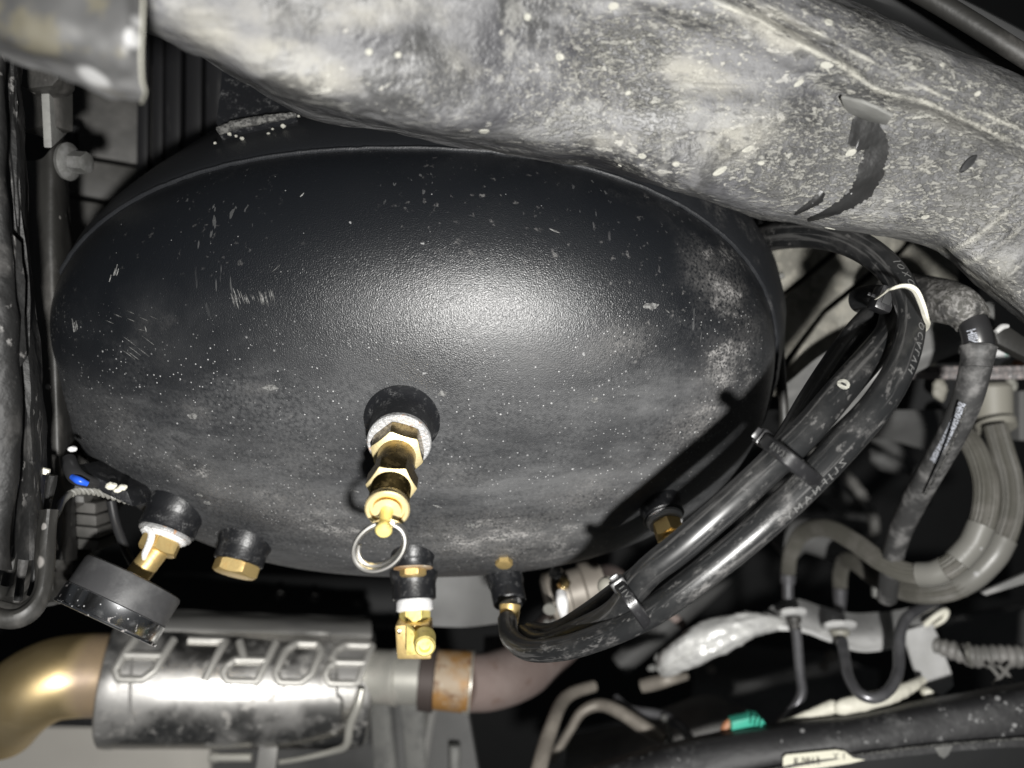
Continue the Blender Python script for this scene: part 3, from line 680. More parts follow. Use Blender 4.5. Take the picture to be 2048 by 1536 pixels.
RIDGE = [([(1360, -30), (1440, 6), (1520, 40), (1600, 88), (1680, 128), (1724, 160), (1760, 182), (1850, 205), (1930, 240), (2060, 300)], 9, 1),
    ([(1440, -30), (1540, 14), (1640, 68), (1720, 110), (1800, 150), (1880, 190), (1980, 232), (2060, 268)], 8, .9),
    ([(1846, 494), (1880, 503), (1930, 490), (1990, 445), (2060, 380)], 9, .9), ([(1900, 530), (1950, 520), (2000, 490), (2060, 440)], 8, .8), ([(1960, 590), (2010, 560), (2060, 510)], 8, .7),
    ([(1490, 250), (1450, 262), (1436, 282), (1446, 300), (1480, 296), (1520, 270)], 5, .7), ([(1000, 296), (1100, 304), (1180, 312), (1280, 336), (1400, 384)], 7, .55)]
GROOVE = [([(1400, -34), (1490, 6), (1580, 54), (1660, 96), (1720, 140)], 9, 1), ([(1200, 150), (1216, 200), (1206, 240), (1240, 280)], 6, .5)]
fR, fG = near(RIDGE), near(GROOVE)
nv_ = len(rail_geo[0])//2
for i in range(nv_):
    v = rail_geo[0][i]; px_ = 1024+F*v.x/v.y; py_ = 768-F*v.z/v.y
    if -200 < py_ < 700 and 900 < px_ < 2150:
        dn_ = fR(px_, py_)*.0016-fG(px_, py_)*.0016
        if dn_: rail_geo[0][i] = v-v.normalized()*dn_*1.2
rail = thing('frame_rail', 'thick grey dust caked vehicle frame rail sweeping across the top of the picture', 'frame rail', P(1200, 100, 1.45))
obj('rail_skin', rail_geo, 'rail', rail, attrs={'grain': blobs([(1720, 330, 170, 110, .2, 1), (1900, 320, 200, 120, .3, 1), (1250, 95, 110, 60, -.3, .9), (1400, 60, 120, 26, .1, .7), (1310, 220, 70, 60, .5, .7), (1760, 180, 120, 40, .4, 1), (1560, 380, 120, 40, .4, .8), (1900, 440, 120, 60, .2, .9), (1860, 140, 200, 26, .45, .8), (1990, 200, 120, 40, .4, .8), (1130, 250, 90, 40, -.2, .6)]),
    'ridge': lambda x, y: max(0, fR(x, y)) if -150 < y < 700 and 900 < x < 2150 else 0,
    'pale': blobs([(1390, 150, 110, 40, .3, .95), (1480, 270, 130, 70, -.3, .8), (1560, 60, 130, 40, .4, .9), (1850, 220, 200, 30, .45, .8), (1950, 380, 120, 90, -.6, .7), (1220, 280, 90, 30, 0, .7), (600, 130, 200, 60, .3, .8), (700, 30, 300, 60, 0, .7), (1980, 560, 80, 60, .7, .8), (900, 120, 120, 60, .5, .6), (420, 60, 90, 60, .5, .8)]),
    'dark': lambda x, y, a=blobs([(1250, 100, 90, 45, -.3, 1.0), (1400, 40, 110, 22, .1, .9), (1300, 210, 60, 40, .4, .8), (1700, 180, 90, 36, .35, 1.0), (1620, 230, 100, 50, .3, .8), (1080, 60, 60, 60, 0, .6), (840, 90, 60, 24, .7, .8), (1580, 330, 90, 40, .5, .6), (1860, 300, 80, 60, .4, .6), (1160, 190, 70, 40, -.5, .6), (1830, 130, 160, 26, .45, .8), (800, 200, 120, 20, .3, .6)]): max(a(x, y), fG(x, y)*.9 if 900 < x < 2150 else 0)})  # dark splotches, plus groove shading painted into the rail colour
RB = bvh(rail_geo)
def bead_on(B_, pts, rpx, name, m, parent, lift=0, n=14, jit=.3, js=700):
    q = cr(pts, n); path = []
    for a, b in q:
        l, nn = hit(B_, a, b)
        if l is None: continue
        path.append(l+nn*lift)
    fr = frames(path); vs, fs = [], []
    for i, (v, t, nn, bb, s) in enumerate(fr):
        r = R(rpx, v.y/U)*(1+jit*noise.noise(Vector((s*js, 0, rpx))))
        for k in range(10): th_ = k*math.pi/5; vs.append(v+(nn*math.cos(th_)+bb*math.sin(th_))*r)
    for i in range(len(fr)-1):
        for k in range(10): fs.append((i*10+k, i*10+(k+1) % 10, (i+1)*10+(k+1) % 10, (i+1)*10+k))
    fs += [tuple(range(10)), tuple((len(fr)-1)*10+k for k in range(10))]
    return obj(name, (vs, fs), m, parent)
# scar tab with its lifted edge
lt, ln = hit(RB, 1735, 218)
dR = lt.y/U
obj('torn_tab', plate([(1680, 196, dR-.03), (1722, 205, dR-.06), (1752, 218, dR-.075), (1785, 235, dR-.05), (1772, 252, dR+.0), (1730, 240, dR-.0), (1690, 226, dR+.01)], .0012), 'gusset', rail)
lh, hn = hit(RB, 1936, 327)
def disc_on(l, n, w_, h_, ang, name, m, parent, depth=.001, seg=24, rimr=0):
    t = Vector((math.cos(ang), 0, -math.sin(ang))); t = (t-n*t.dot(n)).normalized(); b = n.cross(t); vs = []; fs = []
    for k in range(seg):
        q = 2*math.pi*k/seg; e = 1+.12*noise.noise(Vector((math.cos(q)*1.5+l.x*99, math.sin(q)*1.5, 0)))
        vs.append(l+n*depth*.2+(t*math.cos(q)*w_+b*math.sin(q)*h_)*e*1.0)
    for k in range(seg):
        q = 2*math.pi*k/seg; vs.append(l+n*depth+(t*math.cos(q)*w_+b*math.sin(q)*h_)*.8)
    for k in range(seg): fs.append((k, (k+1) % seg, seg+(k+1) % seg, seg+k))
    fs.append(tuple(seg+k for k in range(seg))); return obj(name, (vs, fs), m, parent)
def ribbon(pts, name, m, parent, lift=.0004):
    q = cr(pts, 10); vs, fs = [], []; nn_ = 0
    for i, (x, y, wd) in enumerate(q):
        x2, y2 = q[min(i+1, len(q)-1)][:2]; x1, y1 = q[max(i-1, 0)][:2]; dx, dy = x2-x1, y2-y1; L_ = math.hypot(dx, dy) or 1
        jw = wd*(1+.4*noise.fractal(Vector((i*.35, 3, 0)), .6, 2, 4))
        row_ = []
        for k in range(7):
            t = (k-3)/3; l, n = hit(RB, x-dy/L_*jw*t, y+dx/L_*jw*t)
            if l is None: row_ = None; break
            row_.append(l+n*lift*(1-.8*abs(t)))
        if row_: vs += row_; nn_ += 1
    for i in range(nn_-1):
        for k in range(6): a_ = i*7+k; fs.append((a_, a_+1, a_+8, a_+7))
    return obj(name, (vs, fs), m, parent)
ribbon([(1700, 262, 26), (1728, 268, 38), (1752, 290, 26), (1748, 322, 24), (1738, 352, 25), (1722, 382, 20), (1690, 408, 13), (1650, 428, 8), (1616, 440, 4)], 'oil_streak', 'oil', rail, .0003)  # thin near-black ribbon following the rail surface below the tab
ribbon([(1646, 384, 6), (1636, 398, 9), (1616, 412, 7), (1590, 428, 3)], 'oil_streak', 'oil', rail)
disc_on(lh, hn, R(22, 1.5), R(9, 1.5), -.95, 'drain_slot', 'void', rail, .0006)  # black disc on the skin; the dark of the hole is its colour
for i, (x, y, a, b_, an) in enumerate([(1654, 130, 17, 10, -.1), (1598, 166, 14, 7, -.6), (1702, 305, 14, 9, -.4), (1496, 298, 15, 8, -.5), (1440, 342, 18, 9, -.7), (1352, 328, 9, 8, 0), (1284, 312, 10, 8, 0), (1256, 186, 8, 6, -.4),
        (968, 262, 13, 13, 0), (1055, 34, 9, 9, 0), (1120, 114, 12, 9, 0), (738, 104, 9, 9, 0), (796, 110, 9, 8, 0), (1227, 12, 14, 10, -.3), (1955, 187, 9, 7, -.5), (1522, 326, 9, 6, 0), (1884, 130, 7, 6, 0), (1657, 45, 12, 10, 0), (1660, 456, 14, 6, -.4), (1850, 434, 10, 6, -.4), (1240, 330, 5, 4, 0)]):
    l, n = hit(RB, x, y)
    if l is not None: disc_on(l, n, R(a*.85, l.y/U), R(b_*.8, l.y/U), an, 'mud_spot', 'mudspot', rail, .00035)
# nearer shield plate, upper left
shield = thing('shield_plate', 'blurred grey shield plate with a pale right edge in the upper left corner', 'shield plate', P(140, 80, 1.05))
g_ = [[(-160, -240, 1.0), (-20, -240, .98), (120, -240, .97), (240, -240, .98), (284, -240, 1.0)],
      [(-160, -40, .99), (-20, -30, .97), (120, -20, .96), (240, -20, .97), (284, -20, .99)],
      [(-160, 40, 1.0), (-20, 60, .98), (110, 90, .97), (240, 110, .98), (285, 120, 1.0)],
      [(-160, 70, 1.05), (-20, 84, 1.03), (110, 130, 1.03), (230, 175, 1.03), (287, 184, 1.04)],
      [(-160, 80, 1.12), (-20, 92, 1.10), (110, 143, 1.10), (225, 192, 1.09), (278, 208, 1.09)]]
obj('plate_skin', sheet(g_, 10, 8, .0025, amp=.0022, ns=35, seed=4), 'rail_clean', shield)
obj('rolled_edge', tube([(286, -240, .99, 3), (286, -20, .98, 3), (284, 60, .985, 3), (282, 110, .99, 3), (284, 160, 1.01, 3), (290, 184, 1.03, 3), (283, 205, 1.07, 3)], 6, 10)[0], 'edge', shield)

# upper right black recess strips behind the rail
single('upper_crossmember', sheet([[(1380, -200, 2.2), (1800, -60, 2.1), (2300, 200, 2.0)], [(1380, -60, 2.3), (1800, 60, 2.2), (2300, 320, 2.1)], [(1380, 60, 2.9), (1800, 200, 2.8), (2300, 420, 2.7)]], 6, 6, .004, .001), 'void',
    'black crossmember in the top right corner beyond the dusty rail', 'crossmember', P(1900, 60, 2.2))
single('corner_tube', tube([(1760, -60, 1.9, 20), (1900, 20, 1.85, 20), (2060, 120, 1.8, 20), (2200, 210, 1.8, 20)], 6, 20)[0], 'postm', 'dark dusty tube crossing the extreme top right corner', 'tube', P(1950, 50, 1.85))

# ================================================================ LEFT SIDE
pan = thing('side_lining', 'dark grey brown ribbed plastic panel left of the tank', 'panel', P(200, 350, 2.75))
for y0, y1, s in ((96, 302, 0), (308, 384, 1), (391, 484, 2), (491, 640, 3)):
    obj('panel', plate([(128, y0+4, 2.7), (262, y0+26, 2.8), (320, y0+36, 2.84), (320, y1+34, 2.84), (262, y1+24, 2.8), (128, y1, 2.7)], .004, bev=.0012), 'greypl', pan)
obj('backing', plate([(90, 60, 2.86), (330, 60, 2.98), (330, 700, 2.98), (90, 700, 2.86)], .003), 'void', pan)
for i, (x, wd) in enumerate(((275, 22), (305, 22), (332, 30), (372, 32), (412, 36))):
    obj('upright_rib', plate([(x, -40, 2.72+.02*(i % 2)), (x+wd, -40, 2.72+.02*(i % 2)), (x+wd-4, 420, 2.76+.02*(i % 2)), (x-4, 420, 2.76+.02*(i % 2))], .006, bev=.0015), 'slatb', pan)
gus = thing('corner_gusset', 'dull square metal block tucked under the shield plate at upper left', 'bracket', P(90, 230, 2.0))
obj('dark_face', plate([(36, 120, 1.98), (98, 120, 1.92), (99, 250, 1.92), (38, 262, 1.98)], .01, bev=.001), 'postm', gus)  # shade of the front face put into a dark material
obj('side_face', plate([(98, 175, 1.90), (132, 158, 2.02), (134, 268, 2.02), (104, 296, 1.90)], .003, bev=.0006), 'gusset', gus)  # light on this side put into a paler material
obj('cap', plate([(34, 118, 1.86), (118, 118, 1.86), (117, 158, 1.86), (104, 172, 1.86), (52, 178, 1.86), (34, 168, 1.86)], .012, bev=.0015), 'postm', gus)
post = thing('side_post', 'dusty dark sheet metal post with a scooped top along the left edge of the tank', 'post', P(100, 500, 2.0))
g_ = [[(40, 318, 2.06), (60, 322, 2.0), (86, 318, 1.98), (104, 296, 1.98), (122, 282, 2.02), (136, 280, 2.10)],
      [(42, 400, 2.05), (62, 400, 1.98), (88, 400, 1.96), (110, 400, 1.97), (128, 396, 2.02), (138, 396, 2.12)],
      [(50, 560, 2.05), (70, 560, 1.97), (92, 560, 1.95), (112, 560, 1.96), (134, 560, 2.02), (150, 560, 2.12)],
      [(64, 760, 2.02), (82, 760, 1.95), (100, 760, 1.94), (118, 760, 1.95), (136, 760, 2.02), (150, 760, 2.12)],
      [(80, 1000, 2.02), (94, 1000, 1.95), (110, 1000, 1.94), (126, 1000, 1.95), (142, 1000, 2.02), (154, 1000, 2.12)],
      [(86, 1120, 2.04), (98, 1120, 1.97), (114, 1120, 1.96), (130, 1120, 1.97), (144, 1120, 2.04), (154, 1120, 2.14)]]
obj('post_skin', sheet(g_, 6, 10, .002, .0012, 30), 'postm', post)
obj('rear_wall', plate([(30, 250, 2.4), (150, 250, 2.4), (150, 340, 2.4), (30, 340, 2.4)], .004), 'void', post)
bo = P(146, 324, 1.98); ba = Vector((1, -.12, -.10))
bolt = thing('flange_bolt', 'dusty flange bolt on the scooped top of the left post', 'bolt', bo)
obj('flange', lathe(bo-ba.normalized()*.003, ba, [(0, R(14, 2)), (0, R(36, 2)), (.0014, R(37, 2)), (.0026, R(30, 2)), (.0032, R(24, 2)), (.0032, R(8, 2))]), 'boltm', bolt)
obj('hex_head', hexnut(bo, ba, 0, .0066, R(19, 2), .3), 'boltm', bolt)
# near black scuffed flap
flap = thing('mud_flap', 'scuffed black plastic flap running down the extreme left edge', 'flap', P(20, 700, 1.6))
g_ = [[(-120, 60, 1.5), (-60, 60, 1.5), (0, 60, 1.52), (10, 60, 1.56)],
      [(-120, 300, 1.5), (-60, 300, 1.5), (2, 300, 1.52), (12, 300, 1.58)],
      [(-120, 600, 1.5), (-60, 600, 1.48), (24, 600, 1.52), (34, 600, 1.6)],
      [(-120, 900, 1.5), (-60, 900, 1.5), (30, 900, 1.54), (44, 900, 1.62)],
      [(-120, 1120, 1.52), (-60, 1130, 1.5), (10, 1140, 1.54), (24, 1140, 1.62)]]
obj('inner_fold', sheet(g_, 6, 8, .002, .002, 25, 2), 'blackpl', flap)
g_ = [[(8, 60, 1.66), (22, 60, 1.62), (36, 60, 1.66), (42, 60, 1.75)],
      [(10, 300, 1.66), (26, 300, 1.60), (46, 300, 1.66), (52, 300, 1.75)],
      [(28, 600, 1.68), (44, 600, 1.62), (62, 600, 1.66), (70, 600, 1.75)],
      [(36, 800, 1.68), (54, 800, 1.62), (74, 800, 1.68), (86, 800, 1.78)],
      [(36, 1000, 1.68), (58, 1000, 1.62), (82, 1000, 1.7), (98, 1000, 1.8)],
      [(20, 1110, 1.68), (60, 1120, 1.62), (94, 1110, 1.7), (112, 1100, 1.8)]]
obj('outer_fold', sheet(g_, 6, 8, .002, .0016, 28, 9), 'blackpl', flap)
obj('curved_lip', tube([(100, 1020, 1.62, 20), (92, 1100, 1.60, 22), (84, 1180, 1.58, 24), (58, 1222, 1.56, 27), (16, 1232, 1.55, 26), (-60, 1205, 1.55, 26)], 8, 24, rmod=lambda s, t: (.55+.45*abs(math.cos(t+.5)))*(1+.45*noise.noise(Vector((s*60, math.cos(t), math.sin(t))))))[0], 'postm', flap)
wrap = thing('crumpled_cloth_wrap', 'crumpled grey wrap bunched below the left post', 'cloth wrap', P(110, 950, 2.1))
g_ = [[(48, 660, 2.2), (80, 650, 2.12), (120, 700, 2.2), (150, 760, 2.3), (200, 820, 2.4)],
      [(40, 820, 2.2), (90, 830, 2.08), (130, 850, 2.14), (180, 880, 2.2), (230, 920, 2.4)],
      [(40, 960, 2.2), (80, 960, 2.10), (130, 980, 2.2), (160, 990, 2.16), (230, 1010, 2.4)],
      [(20, 1080, 2.2), (70, 1080, 2.12), (110, 1100, 2.1), (150, 1110, 2.2), (200, 1100, 2.4)],
      [(0, 1200, 2.2), (60, 1220, 2.14), (100, 1200, 2.1), (140, 1160, 2.2), (190, 1130, 2.4)]]
obj('folds', sheet(g_, 12, 12, .002, .011, 38, 3), 'postm', wrap)
strips = thing('plastic_strips', 'bundle of frayed dark strips hanging at the lower left', 'strips', P(40, 1000, 1.8))
for k, pt in enumerate([[(60, 820), (66, 900), (48, 990), (30, 1090), (14, 1170)], [(84, 860), (80, 940), (66, 1030), (50, 1100), (36, 1200)], [(40, 700), (44, 800), (30, 900), (16, 960), (0, 1040)], [(104, 950), (92, 1030), (78, 1110), (66, 1190)], [(20, 640), (24, 700), (14, 760), (-6, 810)]]):
    obj('strip', tube([(x, y, 1.78-.02*k, 9+2*math.sin(k*3+i*2)) for i, (x, y) in enumerate(pt)], 8, 12, rmod=lambda s, t: 1+.4*noise.noise(Vector((s*120, math.cos(t), k)))*1.0)[0], 'blackpl' if k % 2 else 'postm', strips)
single('white_tag', plate([(50, 934, 1.72), (58, 930, 1.72), (98, 940, 1.73), (97, 949, 1.73), (90, 950, 1.73), (50, 941, 1.72)], .002, bev=.0004), 'white', 'small cream plastic tag against the dark strips at far left', 'tag', P(74, 940, 1.72))
# sensor wiring near the tank
clip = thing('wire_clip', 'grey plastic clip gathering wires at the lower left', 'clip', P(30, 1105, 1.68))
obj('clip_body', tube([(6, 1130, 1.68, 7), (22, 1112, 1.67, 9), (34, 1092, 1.67, 7), (52, 1088, 1.68, 5)], 6, 12)[0], 'sleeve', clip)
obj('latch', plate([(20, 1095, 1.66), (36, 1078, 1.66), (41, 1084, 1.66), (34, 1108, 1.66), (20, 1112, 1.66)], .003), 'sleeve', clip)
wirel = thing('sensor_wire', 'thin twisted grey wire running from the lower left clip up beside the tank', 'wire', P(110, 1030, 1.75))
obj('wire_jacket', tube([(50, 1090, 1.68, 7), (84, 1064, 1.72, 7), (112, 1030, 1.78, 7), (124, 1004, 1.82, 7), (140, 988, 1.86, 6)], 10, 12)[0], 'sleeve', wirel)
for k in range(2):
    q = cr([(136, 990), (158, 982), (190, 984), (222, 992), (258, 1002), (276, 1000)], 14); n_ = len(q)
    obj('twisted_strand', tube([(a+2.2*math.cos(i*.75+math.pi*k), b+4.2*math.sin(i*.75+math.pi*k), 1.86+i*.0012, 4) for i, (a, b) in enumerate(q)], 2, 8)[0], 'sleeve', wirel)
sen = thing('pressure_switch', 'black pressure switch with white terminals and a bright blue insert left of the gauge port', 'switch', P(210, 970, 1.9))
obj('switch_body', obox(P(236, 965, 1.97), P(290, 990, 1.97)-P(236, 965, 1.97), Vector((0, .012, 0)), Vector((.0012, 0, -.0032)), .001), 'boss', sen)
obj('boot', tube([(138, 918, 1.9, 13), (142, 935, 1.88, 15), (156, 955, 1.87, 16), (190, 966, 1.9, 12), (225, 960, 1.95, 10)], 6, 16)[0], 'smooth', sen)
obj('blue_insert', tube([(145, 954, 1.85, 6), (158, 961, 1.84, 8), (176, 968, 1.85, 5)], 6, 14)[0], 'blue', sen)
obj('white_cap', blob(P(145, 898, 1.88), R(9, 1.88), R(9, 1.88), R(6, 1.88), .1, 1), 'ptfe', sen)
for x, y, r_ in ((222, 972, 11), (245, 975, 9), (236, 980, 8)): obj('terminal', blob(P(x, y, 1.89), R(r_, 1.88), R(9, 1.88), R(r_*.7, 1.88), .2, x), 'white', sen)
relay = thing('relay_block', 'dusty square relay block with stepped ridges beneath the sensor wire', 'relay', P(185, 1040, 2.25))
for k in range(4): obj('ridge', obox(P(186+2*k, 1008+24*k, 2.2+.02*(k % 2)), Vector((R(28, 2.2), 0, -.0006)), Vector((0, .01, 0)), Vector((0, 0, R(10.5, 2.2))), .0008), 'greypl', relay)
single('black_lead', tube([(222, 1000, 2.05, 9), (230, 1040, 2.06, 9), (244, 1080, 2.08, 9), (262, 1120, 2.1, 8), (290, 1160, 2.15, 8)], 8, 14)[0], 'smooth', 'smooth black cable curving down behind the gauge fitting', 'cable', P(240, 1070, 2.06))

# ================================================================ EXHAUST
muf = thing('exhaust_muffler', 'shiny stainless muffler with raised upside down lettering across the lower left', 'muffler', P(475, 1362, 3.0))
A, B = P(222, 1362, 2.86), P(738, 1372, 3.08); rm = R(118, 3.0); ax = (B-A).normalized(); Lm = (B-A).length
def mell(th): return 1.0
obj('can', lathe(A, ax, [(0, rm*.5), (0, rm*.96), (.0012, rm*1.0), (.006, rm*1.012), (.010, rm), (Lm-.006, rm), (Lm-.002, rm*.97), (Lm, rm*.9), (Lm, rm*.5)], 128), 'muff', muf)
sl = tube([(222, 1362, 2.86, 118), (380, 1365.2, 2.924, 118), (560, 1368.6, 3.0, 118), (738, 1372, 3.08, 118)], 20, 32)
# find angle of camera-facing point in frame basis: n starts toward camera, so theta 0 faces the lens
GL = {'B': [[(0, 0), (0, 1), (.8, 1), (1, .82), (1, .62), (.85, .5), (1, .38), (1, .18), (.8, 0), (0, 0)], [(0, .5), (.85, .5)]],
    'O': [[(.2, 0), (0, .2), (0, .8), (.2, 1), (.8, 1), (1, .8), (1, .2), (.8, 0), (.2, 0)]],
    'R': [[(0, 0), (0, 1), (.8, 1), (1, .82), (1, .65), (.85, .5), (0, .5)], [(.6, .5), (1, 0)]],
    'L': [[(0, 1), (0, 0), (1, 0)]], 'A': [[(0, 0), (0, .8), (.2, 1), (.8, 1), (1, .8), (1, 0)], [(0, .45), (1, .45)]]}
def on_can(x, y, r):
    s_ = min(max(Lm*.5+x, 0), Lm); p = A+ax*s_; nn = (-p).normalized(); nn = (nn-ax*nn.dot(ax)).normalized(); bb = ax.cross(nn)
    th_ = y/rm; return p+(nn*math.cos(th_)+bb*math.sin(th_))*r
gs = []
for k, ch in enumerate('BORLA'):
    for st in GL[ch]:
        pl = []
        for (x0, y0), (x1, y1) in zip(st[:-1], st[1:]):
            for q in range(5): pl.append((x0+(x1-x0)*q/5, y0+(y1-y0)*q/5))
        pl.append(st[-1]); q3 = []
        for x, y in pl:
            lx = (k-2)*.0285+(x-.5)*.0205+(y-.5)*.0075; ly = (y-.5)*.0235
            q3.append(on_can(-lx+.002, -.0128+ly, rm+.0004))
        frr = frames(q3); vs, fs = [], []
        for v, t, n, b, s_ in frr:
            for j in range(10): q = j*math.pi/5; vs.append(v+(n*math.cos(q)+b*math.sin(q))*.0023)
        for i in range(len(frr)-1):
            for j in range(10): fs.append((i*10+j, i*10+(j+1) % 10, (i+1)*10+(j+1) % 10, (i+1)*10+j))
        fs += [tuple(range(10)), tuple((len(frr)-1)*10+j for j in range(10))]; gs.append((vs, fs))
obj('raised_lettering', join(*gs), 'emboss', muf, angle=60)
for f0 in (.14, .88):
    pts = []; fr = sl[1]
    for k in range(24):
        th_ = -1.15+k*.075
        i = int((f0+.02*(th_))*(len(fr)-1)); v, t, n, b, s = fr[i]
        pts.append(v+(n*math.cos(th_)+b*math.sin(th_))*(rm+.0003)+t*(.005*th_))
    frr = frames(pts); vs, fs = [], []
    for v, t, n, b, s in frr:
        for k in range(8): q = k*math.pi/4; vs.append(v+(n*math.cos(q)+b*math.sin(q))*.0009)
    for i in range(len(frr)-1):
        for k in range(8): fs.append((i*8+k, i*8+(k+1) % 8, (i+1)*8+(k+1) % 8, (i+1)*8+k))
    obj('pressed_bead', (vs, fs), 'muff', muf)
obj('heat_shield', sheet([[(236, 1226, 2.98), (400, 1222, 3.03), (600, 1228, 3.1), (736, 1234, 3.16)], [(234, 1240, 2.86), (400, 1238, 2.92), (600, 1243, 2.99), (742, 1248, 3.05)], [(230, 1258, 2.80), (400, 1260, 2.86), (600, 1264, 2.92), (743, 1270, 2.98)], [(230, 1266, 2.82), (400, 1266, 2.88), (600, 1269, 2.94), (742, 1274, 3.0)], [(230, 1270, 2.86), (400, 1270, 2.92), (600, 1273, 2.98), (742, 1278, 3.04)]], 10, 6, .001, .0015, 18), 'mshield', muf)
obj('hanger_bracket', plate([(520, 1482, 2.86), (556, 1484, 2.86), (548, 1560, 2.86), (508, 1560, 2.86)], .004), 'mshield', muf)
obj('hanger_pin', lathe(P(418, 1515, 2.84), Vector((1, 0, 0)), [(0, R(2, 2.84)), (0, R(8, 2.84)), (.002, R(10, 2.84)), (.005, R(10, 2.84)), (.0055, R(8, 2.84)), (R(85, 2.84), R(8, 2.84)), (R(85, 2.84), R(2, 2.84))], 24), 'clampm', muf)
obj('strap', tube([(724, 1378, 2.80, 7), (716, 1410, 2.79, 9), (700, 1450, 2.8, 9), (692, 1490, 2.82, 8), (660, 1504, 2.84, 6), (600, 1518, 2.86, 5), (560, 1524, 2.88, 5)], 8, 14)[0], 'clampm', muf)
obj('outlet_neck', lathe(P(738, 1352, 2.97), P(845, 1356, 2.95)-P(738, 1352, 2.97), [(0, R(30, 3)), (0, R(52, 3)), (.014, R(52, 3)), (.016, R(54, 3)), (.018, R(54, 3)), (.019, R(50, 3)), (R(108, 3), R(50, 3)), (R(108, 3), R(30, 3))], 64), 'clampm', muf)
tail = thing('tailpipe', 'heat tinted golden tailpipe bending down out of the left side', 'tailpipe', P(100, 1390, 2.9))
obj('pipe', tube([(232, 1350, 2.86, 80), (170, 1350, 2.80, 80), (110, 1358, 2.75, 80), (60, 1382, 2.73, 80), (24, 1412, 2.76, 79), (0, 1440, 2.82, 78)], 12, 48, hollow=1)[0], 'gold', tail)
clampo = thing('pipe_clamp', 'dark rusted clamp band between the muffler neck and the orange sleeve', 'clamp', P(862, 1354, 2.95))
cax = P(940, 1362, 2.95)-P(840, 1354, 2.95)
obj('band', lathe(P(842, 1356, 2.95), cax, [(0, R(40, 3)), (0, R(60, 3)), (R(28, 3), R(62, 3)), (R(28, 3), R(40, 3))], 64), 'darkrust', clampo)
obj('rusty_sleeve', lathe(P(872, 1358, 2.95), cax, [(0, R(40, 3)), (0, R(56, 3)), (R(66, 3), R(58, 3)), (R(72, 3), R(50, 3)), (R(72, 3), R(40, 3))], 64), 'orange', clampo)
ep = thing('exhaust_pipe', 'matt brownish exhaust pipe blurred in the shadow below the tank', 'pipe', P(1020, 1350, 3.2))
obj('pipe', tube([(925, 1366, 2.98, 54), (980, 1362, 3.05, 56), (1040, 1340, 3.2, 56), (1090, 1300, 3.4, 54), (1150, 1240, 3.7, 52), (1220, 1180, 4.1, 50)], 10, 40)[0], 'rustpipe', ep)
obj('gasket_ring', lathe(P(930, 1363, 2.96), cax, [(0, R(40, 3)), (0, R(60, 3)), (R(14, 3), R(60, 3)), (R(14, 3), R(40, 3))], 48), 'clampm', ep)
sup = thing('rear_support_struts', 'upright blurred grey metal struts below the muffler neck', 'support', P(820, 1460, 3.2))
for k, (x0, x1, x2, x3, mm) in enumerate([(738, 768, 790, 752, 'gusset'), (768, 792, 812, 792, 'cast'), (792, 838, 862, 830, 'gusset'), (846, 866, 850, 828, 'mshield'), (862, 930, 990, 858, 'cast')]):
    obj('strut', plate([(x0, 1395, 3.25+.03*(k % 2)), (x1, 1395, 3.2+.03*(k % 2)), (x2-6*k, 1600, 3.1), (x3-6*k, 1600, 3.15)], .005, bev=.001), mm, sup)
obj('strut_bolt', lathe(P(910, 1490, 3.1), Vector((0, -.1, -1)), [(0, R(12, 3)), (.006, R(12, 3)), (.03, R(10, 3))], 20), 'gusset', sup)
# dark lumps around
single('under_tray', plate([(318, 1490, 4.4), (460, 1474, 4.4), (900, 1400, 4.6), (900, 1700, 4.6), (380, 1700, 4.4), (310, 1560, 4.4)], .01), 'cast', 'dark grey under tray below the muffler', 'tray', P(500, 1550, 4.4))
single('rubber_mount', tube([(70, 1432, 3.3, 22), (130, 1424, 3.25, 27), (190, 1424, 3.25, 28), (250, 1424, 3.3, 26)], 8, 24)[0], 'smooth', 'dark rubber mount seen between tailpipe and muffler end', 'rubber mount', P(150, 1424, 3.2))
single('bumper_edge', sheet([[(-200, 1250, 3.9), (60, 1250, 3.9), (300, 1230, 3.9)], [(-200, 1330, 3.7), (60, 1330, 3.7), (300, 1330, 3.7)], [(-200, 1440, 3.8), (60, 1446, 3.8), (300, 1450, 3.8)]], 6, 6, .004, .002), 'void', 'dark bumper edge behind the tailpipe', 'bumper', P(50, 1340, 3.7))
single('shadow_plate', sheet([[(860, 1060, 2.75), (960, 1060, 2.75), (1010, 1060, 2.8)], [(864, 1180, 2.7), (940, 1180, 2.72), (1006, 1170, 2.78)], [(856, 1252, 2.7), (930, 1254, 2.72), (998, 1246, 2.78)]], 6, 6, .003, .001), 'cast', 'blurred dark grey plate hanging between the two middle port fittings', 'plate', P(930, 1180, 2.7))
single('small_step_plate', plate([(968, 1276, 3.4), (1020, 1272, 3.4), (1024, 1310, 3.4), (966, 1312, 3.4)], .005), 'cast', 'small blurred grey block above the exhaust pipe', 'block', P(990, 1290, 3.4))

